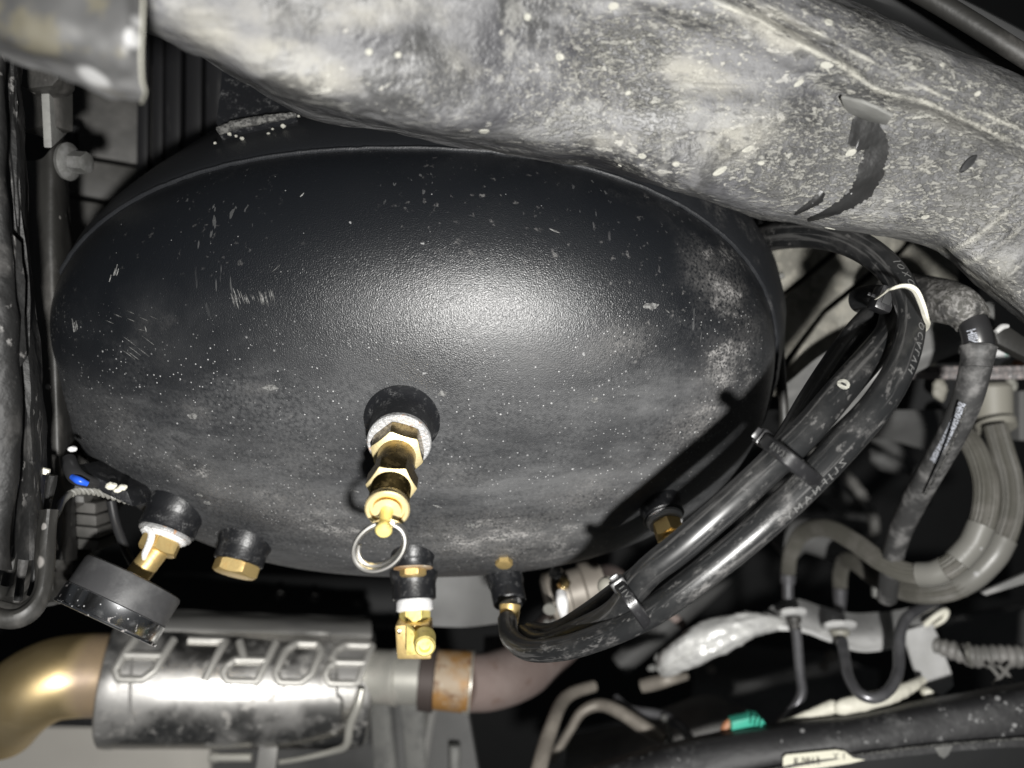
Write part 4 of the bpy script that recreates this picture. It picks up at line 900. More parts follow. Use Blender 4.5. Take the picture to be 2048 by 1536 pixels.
# compressor valve cluster seen inside the hose loop
clus = thing('valve_cluster', 'blurred brass and white fittings glimpsed inside the lower hose loop', 'fitting', P(1120, 1210, 2.5))
obj('body', lathe(P(1090, 1200, 2.6), Vector((1, .1, .25)), [(0, R(40, 2.6)), (.002, R(52, 2.6)), (R(46, 2.6), R(54, 2.6)), (R(50, 2.6), R(46, 2.6)), (R(78, 2.6), R(46, 2.6)), (R(82, 2.6), R(54, 2.6)), (R(120, 2.6), R(52, 2.6)), (R(128, 2.6), R(20, 2.6))], 48), 'dullpipe', clus)
obj('white_plug', tube([(1122, 1186, 2.35, 10), (1124, 1204, 2.32, 12), (1126, 1222, 2.33, 10), (1128, 1236, 2.36, 6)], 6, 16)[0], 'ptfe', clus)
obj('washer', lathe(P(1100, 1216, 2.42), Vector((-.2, -1, -.35)), [(0, R(6, 2.4)), (0, R(13, 2.4)), (.0014, R(13, 2.4)), (.0014, R(6, 2.4))], 32), 'sleeve', clus)
obj('brass_nipple', hexnut(P(1126, 1170, 2.5), Vector((.2, -.8, .5)), 0, .004, R(11, 2.5)), 'brass', clus)
for x in (1097, 1110): obj('nozzle', tube([(x-4, 1244, 2.45, 7), (x, 1256, 2.43, 8), (x+3+(x > 1100)*8, 1272, 2.42, 9)], 6, 16)[0], 'gusset', clus)
obj('orange_seat', blob(P(1048, 1266, 2.4), R(14, 2.4), R(10, 2.4), R(12, 2.4), .3, 2), 'orange', clus)
obj('end_cap', lathe(P(1216, 1172, 2.2), Vector((-.4, -.8, .2)), [(0, R(6, 2.2)), (0, R(19, 2.2)), (.0016, R(19, 2.2)), (.002, R(17, 2.2)), (.0035, R(17, 2.2)), (.0045, R(14, 2.2)), (.0055, R(6, 2.2))], 32), 'beige', clus)
obj('frost_cap', blob(P(1111, 1146, 2.3), R(13, 2.3), R(10, 2.3), R(12, 2.3), .2, 5), 'gusset', clus)

# ================================================================ HOSES
hoseA = thing('outer_air_hose', 'outer black air hose with faint moulded lettering, ending at the narrow brass elbow', 'hose', P(1700, 850, 1.5))
pa = [(1440, 520, 2.6, 30), (1500, 486, 2.4, 30), (1560, 470, 2.15, 29), (1630, 468, 2.0, 29), (1700, 484, 1.88, 29), (1762, 522, 1.78, 28), (1804, 574, 1.70, 27), (1822, 640, 1.64, 27), (1806, 720, 1.58, 29), (1762, 800, 1.54, 32),
      (1694, 880, 1.52, 34), (1618, 962, 1.50, 33), (1530, 1046, 1.49, 32), (1440, 1122, 1.50, 31), (1360, 1184, 1.52, 30), (1290, 1232, 1.56, 28), (1210, 1270, 1.62, 26), (1130, 1296, 1.70, 24), (1060, 1300, 1.80, 22), (1022, 1276, 1.92, 20), (1014, 1240, 2.03, 19)]
ga_, fa, ra = tube(pa, 12, 28)
obj('rubber_tube', ga_, 'hose', hoseA)
hoseB = thing('inner_air_hose', 'inner black air hose lying against the outer one and curling up into the metal strap', 'hose', P(1600, 850, 1.5))
pb = [(1720, 600, 1.9, 26), (1752, 596, 1.84, 27), (1786, 610, 1.80, 27), (1794, 660, 1.74, 27), (1764, 730, 1.66, 30), (1712, 806, 1.58, 32), (1640, 890, 1.53, 33), (1556, 972, 1.51, 33), (1470, 1050, 1.50, 33), (1392, 1118, 1.51, 33), (1318, 1178, 1.54, 31),
      (1248, 1222, 1.62, 27), (1170, 1262, 1.74, 23), (1100, 1284, 1.86, 20), (1058, 1268, 2.0, 18)]
pb = [(x-(14 if i > 2 else 0)-(14 if 4 < i < 11 else 0), y-(27 if 3 < i < 11 else 0), d+.0, r-(1.5 if 3 < i < 11 else 0)) for i, (x, y, d, r) in enumerate(pb)]
gb_, fb, rb_ = tube(pb, 12, 28)
obj('rubber_tube', gb_, 'hose', hoseB)
hoseC = thing('rear_air_hose', 'third black hose passing behind the paired hoses beneath the metal strap', 'hose', P(1660, 750, 1.75))
pcx = [(1780, 600, 1.90, 24), (1752, 628, 1.86, 27), (1712, 672, 1.82, 28), (1666, 736, 1.80, 28), (1622, 806, 1.78, 29), (1578, 880, 1.76, 29), (1520, 950, 1.75, 28), (1450, 1020, 1.74, 26), (1380, 1080, 1.72, 26), (1310, 1130, 1.72, 25), (1240, 1182, 1.76, 23), (1170, 1230, 1.82, 20), (1110, 1262, 1.9, 18), (1060, 1262, 2.0, 17)]
obj('rubber_tube', tube(pcx, 10, 24)[0], 'hose', hoseC)
# moulded lettering
TH = -.75
obj('moulded_lettering', wrap_text('Z L J F N A M Y', .0032, fa, ra, .60, TH, 1, .00006, .00006, bold=0, sx=1.2), 'grime_print', hoseA, flat=True)
obj('moulded_lettering', wrap_text('O C A L V H', .0032, fa, ra, .455, TH, 1, .00006, .00006, bold=0, sx=1.2), 'grime_print', hoseA, flat=True)
obj('moulded_lettering', wrap_text('J O X O', .0032, fa, ra, .375, TH, 1, .00006, .00006, bold=0, sx=1.2), 'grime_print', hoseA, flat=True)
obj('moulded_figure', wrap_text('0', .0050, fb, rb_, .30, .1, 1, .0001, .00006, bold=.0002, sx=1.5), 'mudspot', hoseB, flat=True)

def ziptie(a, b, dep, wpx, arch, label, name='cable_tie', txt=None, head_r=15):
    """strap from pixel a (head) to b (px,py) lying over the hoses."""
    (x0, y0), (x1, y1) = a, b; h0 = P(x0, y0, dep)
    t = thing(name, label, 'cable tie', h0, 'black nylon cable ties round the air hoses')
    q = []
    n = 26
    for i in range(n+1):
        s = i/n; d = dep-arch*math.sin(math.pi*s)**.55; q.append(P(x0+(x1-x0)*s, y0+(y1-y0)*s, d))
    # return leg behind the hoses
    for i in range(1, 14):
        s = 1-i/13; q.append(P(x0+(x1-x0)*s, y0+(y1-y0)*s, dep+.20*math.sin(math.pi*(1-s))**.6+.02))
    ax_ = Vector((-(y1-y0), 0, -(x1-x0))).normalized(); ax_ = Vector((y1-y0, 0, (x1-x0))).normalized()
    wd = R(wpx/2, dep); vs, fs = [], []; cen_ = sum(q, Vector())/len(q)
    for i, p in enumerate(q):
        tt = (q[min(i+1, len(q)-1)]-q[max(i-1, 0)]).normalized(); nn = tt.cross(ax_).normalized()
        if nn.dot(p-cen_) < 0: nn = -nn
        th_ = .0007
        vs += [p+ax_*wd, p+ax_*wd*.75+nn*th_, p-ax_*wd*.75+nn*th_, p-ax_*wd, p-ax_*wd*.7-nn*th_*.2, p+ax_*wd*.7-nn*th_*.2]
    for i in range(len(q)-1):
        for k in range(6): fs.append((i*6+k, i*6+(k+1) % 6, (i+1)*6+(k+1) % 6, (i+1)*6+k))
    fs += [tuple(range(6)), tuple((len(q)-1)*6+k for k in range(6))]
    obj('strap', (vs, fs), 'tie', t)
    dirr = (P(x1, y1, dep)-h0).normalized(); up = dirr.cross(ax_).normalized()
    if up.y > 0: up = -up
    hr = R(head_r, dep)
    obj('head', obox(h0+up*.001, dirr*hr*.8, ax_*hr*1.15, up*hr*.95, hr*.3), 'tie', t)
    obj('pawl', obox(h0+up*(.001+hr*.9), dirr*hr*.4, ax_*hr*.55, up*hr*.15, hr*.05), 'void', t)
    tl = [h0-dirr*hr*(.6+k*.5)+up*(.0005+k*.0006) for k in range(4)]
    obj('tail_stub', join(*[obox(p, dirr*hr*.35, ax_*wd*.8, up*.0005, .0002) for p in tl[:2]]), 'tie', t)
    if txt:
        vs_, fs_ = text_geo(txt, R(19, dep), .00006); out = []
        s = .28; c = P(x0+(x1-x0)*s, y0+(y1-y0)*s, dep-arch*math.sin(math.pi*s)**.55-.006)
        i0 = int(s*n); dr = (q[i0+1]-q[i0-1]).normalized(); vv = ax_ if ax_.z > 0 else -ax_
        for v in vs_: out.append(c+dr*v.x+vv*v.y*.9+up*(v.z+.0002))
        obj('embossed_code', (out, fs_), 'grime_print', t, flat=True)
    return t
ziptie((1524, 876), (1640, 968), 1.50, 30, .10, 'cable tie round the hoses at mid loop with its square head against the tank', txt='11V33', head_r=15)
ziptie((1236, 1166), (1298, 1254), 1.56, 24, .06, 'lower cable tie round the hoses with its head beside the beige end cap', txt='11V33', head_r=14)
t3 = ziptie((1762, 600), (1858, 640), 1.72, 8, .02, 'upper black cable tie under the bright metal strap at the hose loop top', head_r=22)
# bright metal strap
strap = thing('metal_strap', 'bright thin metal strap arching over the hoses near the right side', 'strap', P(1820, 590, 1.56))
q = cr([(1756, 596, 1.66), (1780, 580, 1.58), (1808, 571, 1.54), (1832, 578, 1.53), (1846, 604, 1.54), (1856, 636, 1.57), (1860, 652, 1.62), (1846, 668, 1.7)], 8)
vs, fs = [], []
for i, (x, y, d) in enumerate(q):
    p = P(x, y, d); p2 = q[min(i+1, len(q)-1)]; p1 = q[max(i-1, 0)]; tt = (P(*p2)-P(*p1)).normalized(); nn = Vector((-tt.z, 0, tt.x)).normalized(); dp_ = Vector((0, 1, 0))*.0022
    wv = R(3.2, 1.55)
    vs += [p+nn*wv, p-nn*wv, p-nn*wv+dp_, p+nn*wv+dp_]
for i in range(len(q)-1):
    for k in range(4): fs.append((i*4+k, i*4+(k+1) % 4, (i+1)*4+(k+1) % 4, (i+1)*4+k))
fs += [(0, 1, 2, 3), tuple((len(q)-1)*4+k for k in range(4))]
obj('band', (vs, fs), 'white', strap)

# ================================================================ RIGHT SIDE
md = thing('mud_crusted_panel', 'mud crusted panel with slanting seams seen through the hose loop', 'panel', P(1650, 600, 2.7))
def slab(pts, d=2.7): return plate([(x, y, d+(x-1650)*.0002) for x, y in pts], .004, bev=.0012)
obj('panel', slab([(1540, 440), (1740, 440), (1690, 480), (1612, 548), (1552, 596), (1540, 600)]), 'muddy', md)
obj('panel', slab([(1754, 440), (1850, 440), (1800, 498), (1736, 546), (1648, 618), (1600, 680), (1540, 760), (1540, 612), (1558, 602), (1618, 554)]), 'muddy', md)
obj('panel', slab([(1868, 440), (1930, 500), (1900, 640), (1780, 690), (1660, 760), (1580, 800), (1545, 790), (1606, 690), (1654, 626), (1742, 556), (1808, 504)]), 'muddy', md)
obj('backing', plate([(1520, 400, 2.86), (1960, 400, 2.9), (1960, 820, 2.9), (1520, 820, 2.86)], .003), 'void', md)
obj('weld_dot', blob(P(1560, 552, 2.66), R(10, 2.6), .002, R(7, 2.6), .2, 3), 'gusset', md)
single('stained_gusset_plate', sheet([[(1570, 770, 2.5), (1660, 700, 2.45), (1780, 650, 2.4), (1900, 615, 2.35), (1990, 600, 2.35)], [(1570, 850, 2.42), (1680, 790, 2.38), (1790, 730, 2.33), (1890, 690, 2.3), (1990, 660, 2.3)], [(1570, 930, 2.5), (1690, 830, 2.42), (1800, 765, 2.38), (1890, 715, 2.34), (1990, 690, 2.34)]], 8, 8, .003, .002, 20), 'stained',
    'pale water stained gusset plate slanting up behind the hoses', 'plate', P(1780, 720, 2.35))
single('plate_flange', tube([(1545, 540, 2.35, 9), (1556, 640, 2.3, 9), (1562, 740, 2.28, 9), (1568, 840, 2.28, 10), (1560, 900, 2.3, 10)], 8, 12)[0], 'postm', 'thin upright flange hugging the right edge of the tank', 'flange', P(1560, 700, 2.3))
# boot and sleeve
bt = thing('breather_hose', 'dusty rubber elbow boot leading into a printed grey hose at the right', 'hose', P(1940, 640, 2.0))
obj('elbow_boot', tube([(1790, 590, 2.35, 44), (1836, 592, 2.2, 44), (1882, 602, 2.08, 44), (1916, 612, 2.0, 40), (1936, 630, 1.99, 37), (1945, 644, 1.98, 34)], 8, 36, rmod=lambda s, t: 1+.05*noise.noise(Vector((s*70, math.cos(t)*1.5, math.sin(t)*1.5))))[0], 'boot', bt)
gi, fi, ri = tube([(1945, 640, 1.98, 28), (1953, 665, 1.97, 28), (1957, 690, 1.97, 28), (1955, 720, 1.98, 27)], 8, 32); obj('inner_hose', gi, 'smooth', bt)
gs_, fs2, rs2 = tube([(1957, 694, 1.97, 34), (1956, 706, 1.97, 31), (1950, 740, 1.99, 29), (1934, 800, 2.03, 28), (1904, 868, 2.1, 27), (1866, 936, 2.2, 25), (1830, 1000, 2.3, 24), (1800, 1064, 2.4, 22), (1782, 1130, 2.5, 20), (1774, 1196, 2.6, 19)], 10, 32, hollow=1)
obj('outer_sleeve', gs_, 'hose_dusty', bt)
obj('white_print', wrap_text('HIIN 8EH', .0046, fi, ri, .55, .25, 1, .00005, .00005, sx=.5, bold=.00015), 'print', bt, flat=True)
obj('white_print', wrap_text('SHEEX8 HNBKZEHHN8 30E HEKN8', .0040, fs2, rs2, .24, .20, 1, .00005, .00005, sx=.55, bold=.0002), 'print', bt, flat=True)
obj('sleeve_slit', tube([(1932, 812, 1.93, 2), (1908, 880, 2.0, 2.5), (1878, 942, 2.1, 2.5), (1850, 990, 2.2, 2)], 6, 8)[0], 'dirtlip', bt)
single('braided_cable', tube([(1700, 746, 2.6, 12.5), (1850, 745, 2.55, 12.5), (1960, 746, 2.5, 12.5), (2110, 744, 2.45, 12.5)], 90, 24, rmod=lambda s, t: 1+.30*math.sin(s*2200+3*t)*math.sin(s*2200-3*t))[0], 'braid', 'grey braided cable running straight across behind the printed hose', 'cable', P(1900, 745, 2.5))
edge = thing('bracket_arm', 'dusty dark bracket arm poking in from the right edge', 'bracket', P(2020, 700, 2.1))
obj('arm', plate([(1998, 652, 2.1), (2012, 648, 2.1), (2120, 720, 2.1), (2120, 750, 2.1), (1996, 688, 2.1), (1990, 668, 2.1)], .008, bev=.001), 'postm', edge)
obj('edge_weld', tube([(1992, 664, 2.07, 5), (2004, 654, 2.07, 6), (2016, 652, 2.07, 4)], 6, 10)[0], 'alu', edge)
bits = thing('blurred_connector_cluster', 'blurred pale connectors around the braided cable at the right edge', 'connectors', P(2000, 730, 2.7))
for x, y, a, b_, mm in ((1995, 712, 22, 18, 'ptfe'), (2010, 724, 14, 9, 'beige'), (2034, 730, 12, 9, 'copper'), (1846, 728, 24, 11, 'white'), (2022, 770, 12, 14, 'mudspot'), (1880, 780, 14, 22, 'beige'), (2008, 712, 5, 5, 'green')):
    obj('connector', blob(P(x, y, 2.72), R(a, 2.7), R(8, 2.7), R(b_, 2.7), .25, x), mm, bits)
# castings far behind
cst = thing('rear_casting', 'large blurred grey casting in the gap between the hoses on the right', 'casting', P(1800, 850, 3.4))
obj('casting_wall', sheet([[(1690, 760, 3.3), (1780, 758, 3.25), (1860, 762, 3.3), (1880, 800, 3.5)], [(1700, 820, 3.3), (1790, 830, 3.2), (1870, 850, 3.3), (1890, 880, 3.5)], [(1720, 880, 3.4), (1800, 890, 3.3), (1880, 910, 3.4), (1900, 930, 3.6)]], 8, 8, .004, .004, 12), 'cast', cst)
obj('casting_lobe', blob(P(1775, 925, 3.8), R(40, 3.8), R(20, 3.8), R(18, 3.8), .2, 3, rot=.4), 'cast', cst)
obj('casting_lobe', blob(P(1690, 1010, 4.0), R(60, 4), R(20, 4), R(22, 4), .2, 5, rot=.4), 'cast', cst)
obj('casting_rib', tube([(1720, 850, 3.9, 14), (1790, 900, 3.9, 14), (1840, 960, 3.9, 14), (1850, 1010, 3.9, 12)], 6, 14)[0], 'cast', cst)
soc = thing('beige_hose_sockets', 'beige moulded socket block from which the two ribbed hoses hang', 'socket', P(1985, 820, 2.75))
obj('socket_body', lathe(P(1982, 765, 2.75), Vector((.05, 0, -1)), [(0, R(30, 2.7)), (.002, R(38, 2.7)), (R(80, 2.7), R(36, 2.7)), (R(84, 2.7), R(20, 2.7))], 40), 'beige', soc)
obj('rim', lathe(P(1990, 846, 2.70), Vector((.05, -.5, -1)), [(0, R(26, 2.7)), (0, R(38, 2.7)), (.004, R(36, 2.7)), (.004, R(26, 2.7))], 40), 'beige', soc)
obj('side_box', obox(P(2056, 830, 2.8), Vector((R(40, 2.8), 0, 0)), Vector((0, .01, 0)), Vector((0, 0, R(50, 2.8))), .002), 'cast', soc)

rib = lambda s, t: 1+.05*math.cos(18*t)
rh = []
for lab, sleeve_pts, path, lbl in (
    ('a', 0, [(1908, 850, 2.5, 18), (1944, 890, 2.42, 20), (1965, 940, 2.38, 21), (1972, 990, 2.35, 22), (1962, 1050, 2.33, 22), (1930, 1106, 2.33, 22), (1880, 1142, 2.36, 21), (1820, 1146, 2.42, 20), (1762, 1122, 2.5, 19), (1706, 1082, 2.62, 18), (1652, 1056, 2.75, 17), (1606, 1066, 2.88, 16), (1582, 1106, 2.95, 14), (1576, 1150, 3.0, 13)], 'nearer khaki ribbed hose making an S bend at the right'),
    ('b', 0, [(1990, 850, 2.62, 20), (2004, 900, 2.60, 21), (2020, 960, 2.58, 22), (2022, 1020, 2.56, 22), (2004, 1080, 2.55, 22), (1966, 1136, 2.56, 22), (1910, 1176, 2.6, 21), (1840, 1186, 2.66, 20), (1770, 1166, 2.8, 18), (1700, 1120, 3.0, 15), (1682, 1140, 3.1, 14), (1680, 1180, 3.15, 13)], 'farther khaki ribbed hose curving behind its twin at the right edge')):
    t = thing('ribbed_hose', lbl, 'hose', P(path[3][0], path[3][1], path[3][2]), 'khaki ribbed hoses at the right')
    obj('ribbed_tube', tube(path, 12, 108, rmod=rib)[0], 'ribhose', t)
    if lab == 'a':
        obj('smooth_sleeve', tube([(1962, 1050, 2.33, 26), (1944, 1088, 2.33, 26), (1914, 1122, 2.335, 26)], 8, 32, hollow=1)[0], 'sleeve', t)
        obj('smooth_sleeve', tube([(1890, 1138, 2.35, 25), (1866, 1147, 2.37, 25), (1836, 1148, 2.4, 24)], 8, 32)[0], 'sleeve', t)
        obj('end_ferrule', lathe(P(1576, 1148, 2.98), Vector((0, 0, -1)), [(0, R(8, 3)), (0, R(15, 3)), (R(18, 3), R(14, 3)), (R(18, 3), R(11, 3)), (R(50, 3), R(11, 3)), (R(50, 3), R(4, 3))], 24), 'line', t)
    else:
        obj('smooth_sleeve', tube([(2006, 1076, 2.55, 26), (1986, 1112, 2.55, 26), (1950, 1150, 2.57, 25), (1916, 1172, 2.6, 24)], 8, 32, hollow=1)[0], 'sleeve', t)
        obj('end_ferrule', lathe(P(1680, 1176, 3.12), Vector((0, 0, -1)), [(0, R(8, 3)), (0, R(15, 3)), (R(18, 3), R(14, 3)), (R(60, 3), R(9, 3)), (R(60, 3), R(4, 3))], 24), 'line', t)
single('hose_shadow_tube', tube([(1560, 1100, 3.4, 34), (1600, 1070, 3.4, 34), (1660, 1090, 3.4, 30), (1690, 1110, 3.4, 26)], 8, 24)[0], 'cast', 'fat blurred grey tube behind the end of the S bend hose', 'tube', P(1600, 1080, 3.4))
single('hanging_tab', plate([(1746, 1140, 2.9), (1780, 1150, 2.9), (1776, 1194, 2.9), (1748, 1196, 2.9)], .004, bev=.001), 'gusset', 'grey tab hanging under the S bend hose', 'tab', P(1762, 1170, 2.9))
single('slanted_strip', plate([(1964, 1186, 2.6), (2120, 1116, 2.6), (2120, 1146, 2.6), (1972, 1192, 2.6)], .003, bev=.0006), 'stained', 'pale slanted strip at the right edge below the ribbed hoses', 'strip', P(2020, 1165, 2.6))

# brake line bracket
bb = thing('brake_line_bracket', 'pale grey cast bracket with a folded leg holding two brake lines at lower right', 'bracket', P(1700, 1250, 2.9))
obj('top_plate', sheet([[(1520, 1226, 3.0), (1580, 1198, 3.05), (1640, 1212, 3.1), (1700, 1226, 3.1), (1760, 1226, 3.05), (1830, 1215, 3.0), (1880, 1206, 3.0)],
    [(1530, 1240, 2.92), (1600, 1232, 2.92), (1650, 1246, 2.92), (1710, 1262, 2.92), (1770, 1262, 2.9), (1830, 1250, 2.88), (1892, 1216, 2.9)],
    [(1560, 1250, 2.86), (1612, 1258, 2.85), (1660, 1276, 2.85), (1716, 1296, 2.85), (1776, 1292, 2.84), (1830, 1276, 2.83), (1888, 1226, 2.87)]], 8, 8, .003, .0008, 20), 'alu', bb)
obj('folded_leg', plate([(1810, 1262, 2.82), (1864, 1246, 2.86), (1876, 1270, 2.86), (1906, 1352, 2.84), (1908, 1372, 2.84), (1886, 1392, 2.82), (1846, 1374, 2.8), (1830, 1330, 2.8)], .003, bev=.0008), 'alu', bb)
obj('hook', tube([(1850, 1250, 2.84, 6), (1872, 1232, 2.82, 6), (1892, 1222, 2.82, 6), (1888, 1238, 2.82, 5), (1868, 1252, 2.82, 4)], 6, 12)[0], 'white', bb)
for x, y, s in ((1584, 1226, 24), (1676, 1252, 30)):
    obj('flange_nut', hexnut(P(x, y-6, 2.84), Vector((0, -.55, -1)), 0, .0035, R(s, 2.85), .4), 'alu', bb)
    obj('nut_neck', lathe(P(x+3, y+8, 2.82), Vector((0, -.3, -1)), [(0, R(8, 2.8)), (0, R(s*.62, 2.8)), (.003, R(s*.6, 2.8)), (.0035, R(s*.42, 2.8)), (.0085, R(s*.36, 2.8)), (.0085, R(6, 2.8))], 24), 'beige' if s > 25 else 'postm', bb)
single('brake_line', tube([(1592, 1256, 2.8, 10), (1596, 1300, 2.8, 10), (1600, 1350, 2.8, 10), (1604, 1382, 2.8, 10), (1594, 1408, 2.8, 10), (1568, 1440, 2.8, 10), (1550, 1462, 2.82, 9)], 10, 16)[0], 'line', 'dark steel brake line dropping from the left nut of the bracket', 'brake line', P(1598, 1330, 2.8))
single('brake_line', tube([(1684, 1282, 2.76, 11), (1690, 1320, 2.68, 11), (1698, 1356, 2.60, 11), (1718, 1386, 2.54, 11), (1748, 1396, 2.52, 11), (1778, 1380, 2.54, 11), (1796, 1344, 2.60, 11), (1798, 1300, 2.66, 11), (1802, 1260, 2.7, 11), (1818, 1232, 2.74, 11), (1850, 1214, 2.8, 11), (1870, 1206, 2.85, 11)], 12, 16)[0], 'line', 'dark steel brake line bent into a U in front of the pale bracket', 'brake line', P(1740, 1380, 2.75))
single('insulated_sleeve', tube([(1326, 1340, 2.95, 14), (1344, 1322, 2.9, 26), (1380, 1298, 2.86, 33), (1430, 1274, 2.84, 34), (1490, 1252, 2.85, 27), (1540, 1246, 2.88, 17), (1575, 1250, 2.92, 9)], 14, 40, rmod=lambda s, t: (1+.13*noise.fractal(Vector((s*90, math.cos(t)*1.7, math.sin(t)*1.7)), .7, 2, 5))*(1-.16*math.exp(-((t-3.0-6*s)/.16)**2)))[0], 'foil',
    'bright crinkled silver white heat sleeve angled up to the pale bracket', 'heat sleeve', P(1440, 1280, 2.86))
for (x, y, a, b_, l_) in ((1304, 1336, 9, 7, 'small grey nub beside the tip of the silver heat sleeve'), (1316, 1316, 8, 9, 'dull knob above the tip of the silver heat sleeve')):
    single('line_clip', blob(P(x, y, 2.95), R(a, 2.9), R(8, 2.9), R(b_, 2.9), .2, x), 'gusset', l_, 'clip', P(x, y, 2.95))
single('copper_boot', tube([(1284, 1372, 3.1, 13), (1310, 1366, 3.08, 14), (1340, 1358, 3.06, 12), (1372, 1352, 3.1, 8)], 8, 18)[0], 'dullpipe', 'tan tapered boot beneath the silver heat sleeve', 'boot', P(1320, 1364, 3.08))
single('tan_stub', tube([(1335, 1226, 3.1, 7), (1352, 1238, 3.1, 9), (1366, 1250, 3.1, 9)], 6, 14)[0], 'rustpipe', 'small tan stub just below the hoses and lower tie', 'stub', P(1352, 1238, 3.1))
# conduit at right
cd = thing('corrugated_conduit', 'dusty corrugated conduit held by a frayed tie near the lower right edge', 'conduit', P(1980, 1305, 2.75))
obj('conduit_tube', tube([(1870, 1290, 2.85, 14), (1910, 1302, 2.8, 18), (1950, 1312, 2.76, 21), (2000, 1312, 2.74, 21), (2110, 1316, 2.72, 21)], 30, 28, rmod=lambda s, t: 1+.09*math.sin(s*1500))[0], 'conduit', cd)
for a, b_ in (((1976, 1330), (1996, 1352)), ((2020, 1328), (1986, 1370)), ((1996, 1330), (2026, 1362))):
    obj('tie_strand', tube([(a[0], a[1], 2.66, 4), ((a[0]+b_[0])/2+2, (a[1]+b_[1])/2, 2.65, 4), (b_[0], b_[1], 2.64, 4)], 5, 8)[0], 'conduit', cd)
obj('tie_band', tube([(1936, 1288, 2.70, 4), (1934, 1308, 2.66, 4), (1944, 1332, 2.70, 4)], 6, 8)[0], 'sleeve', cd)

# lower right rail
lr = thing('lower_rail', 'dark speckled rail crossing the lower right corner', 'rail', P(1700, 1470, 2.620))
g_ = [[(1100, 1560, 2.840), (1240, 1512, 2.780), (1440, 1462, 2.720), (1660, 1430, 2.660), (1860, 1398, 2.620), (2060, 1360, 2.580), (2200, 1334, 2.560)],
      [(1100, 1570, 2.670), (1240, 1530, 2.640), (1440, 1476, 2.600), (1660, 1444, 2.550), (1860, 1412, 2.510), (2060, 1376, 2.470), (2200, 1350, 2.450)],
      [(1100, 1640, 2.600), (1240, 1600, 2.580), (1440, 1520, 2.550), (1660, 1480, 2.500), (1860, 1450, 2.470), (2060, 1425, 2.430), (2200, 1405, 2.420)],
      [(1100, 1700, 2.580), (1240, 1660, 2.570), (1440, 1560, 2.540), (1660, 1516, 2.490), (1860, 1490, 2.460), (2060, 1474, 2.420), (2200, 1465, 2.400)],
      [(1100, 1704, 2.620), (1240, 1664, 2.610), (1440, 1564, 2.580), (1660, 1520, 2.530), (1860, 1494, 2.500), (2060, 1478, 2.460), (2200, 1469, 2.440)]]
lr_geo = sheet(g_, 10, 6, .003, .0006, 25)
obj('rail_skin', lr_geo, 'lowrail', lr)
obj('pale_lip', tube([(1480, 1552, 2.510, 3), (1660, 1518, 2.470, 3), (1860, 1492, 2.440, 3), (2060, 1476, 2.400, 3), (2200, 1467, 2.380, 3)], 8, 8)[0], 'dirtlip', lr)
obj('drain_tab', plate([(1868, 1494, 2.460), (1908, 1488, 2.450), (1898, 1510, 2.460), (1888, 1518, 2.470), (1878, 1512, 2.470)], .003), 'gusset', lr)
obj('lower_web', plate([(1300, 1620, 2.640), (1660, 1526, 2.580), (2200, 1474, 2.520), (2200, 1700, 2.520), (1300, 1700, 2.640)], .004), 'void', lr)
LB = bvh(lr_geo)
lab = thing('paper_label', 'cream paper label with faded printing stuck on the lower right rail', 'label', P(1640, 1520, 2.500))
obj('paper', plate([(1566, 1516, 2.485), (1572, 1510, 2.485), (1672, 1500, 2.460), (1690, 1503, 2.455), (1706, 1516, 2.455), (1730, 1520, 2.450), (1700, 1527, 2.460), (1590, 1544, 2.490), (1566, 1548, 2.495)], .0004, bev=0), 'label', lab)
for s_, x, y in (('E.2813', 1614, 1523), ('Y 1', 1678, 1512)):
    vs_, fs_ = text_geo(s_, R(20, 2.26), .00004); cc = P(x, y, 2.462)
    obj('printed_text', ([cc+Vector((v.x, -.0008-v.x*.16, v.y+v.x*.13)) for v in vs_], fs_), 'ink', lab, flat=True)
cw = thing('cream_wrapped_cable', 'cream tape wrapped cable lying along the top of the lower right rail', 'cable', P(1700, 1420, 2.720))
obj('wrapped_run', tube([(1560, 1446, 2.700, 5), (1590, 1440, 2.680, 8), (1626, 1428, 2.660, 11), (1664, 1414, 2.640, 13), (1674, 1410, 2.640, 9)], 10, 20, rmod=lambda s, t: 1+.1*noise.noise(Vector((s*300, t, 0))))[0], 'white', cw)
obj('wrapped_run', tube([(1672, 1420, 2.630, 10), (1686, 1414, 2.620, 16), (1724, 1406, 2.620, 17), (1780, 1392, 2.640, 15), (1820, 1374, 2.680, 12), (1846, 1360, 2.720, 8)], 10, 20, rmod=lambda s, t: 1+.12*noise.noise(Vector((s*300, t, 2))))[0], 'white', cw)
single('cream_stud', lathe(P(1852, 1384, 2.670), Vector((0, -1, -.1)), [(0, R(5, 2.4)), (0, R(12, 2.4)), (.003, R(12, 2.4)), (.004, R(8, 2.4))], 24), 'white', 'small cream stud at the foot of the pale bracket leg', 'stud', P(1852, 1384, 2.670))
gc = thing('teal_connector', 'teal plastic connector behind the lower right rail', 'connector', P(1500, 1450, 2.7))
obj('housing', plate([(1464, 1444, 2.66), (1500, 1436, 2.66), (1502, 1432, 2.66), (1520, 1434, 2.66), (1534, 1450, 2.66), (1500, 1472, 2.66), (1464, 1476, 2.66)], .008, bev=.001), 'green', gc)
for k in range(3): obj('latch', obox(P(1504+9*k, 1440+3*k, 2.64), Vector((.0006, 0, 0)), Vector((0, .001, 0)), Vector((.0004, 0, .0022)), .0002), 'green', gc)
obj('wire_boot', tube([(1446, 1476, 2.7, 8), (1452, 1454, 2.7, 9), (1464, 1440, 2.7, 6)], 6, 14)[0], 'copper', gc)
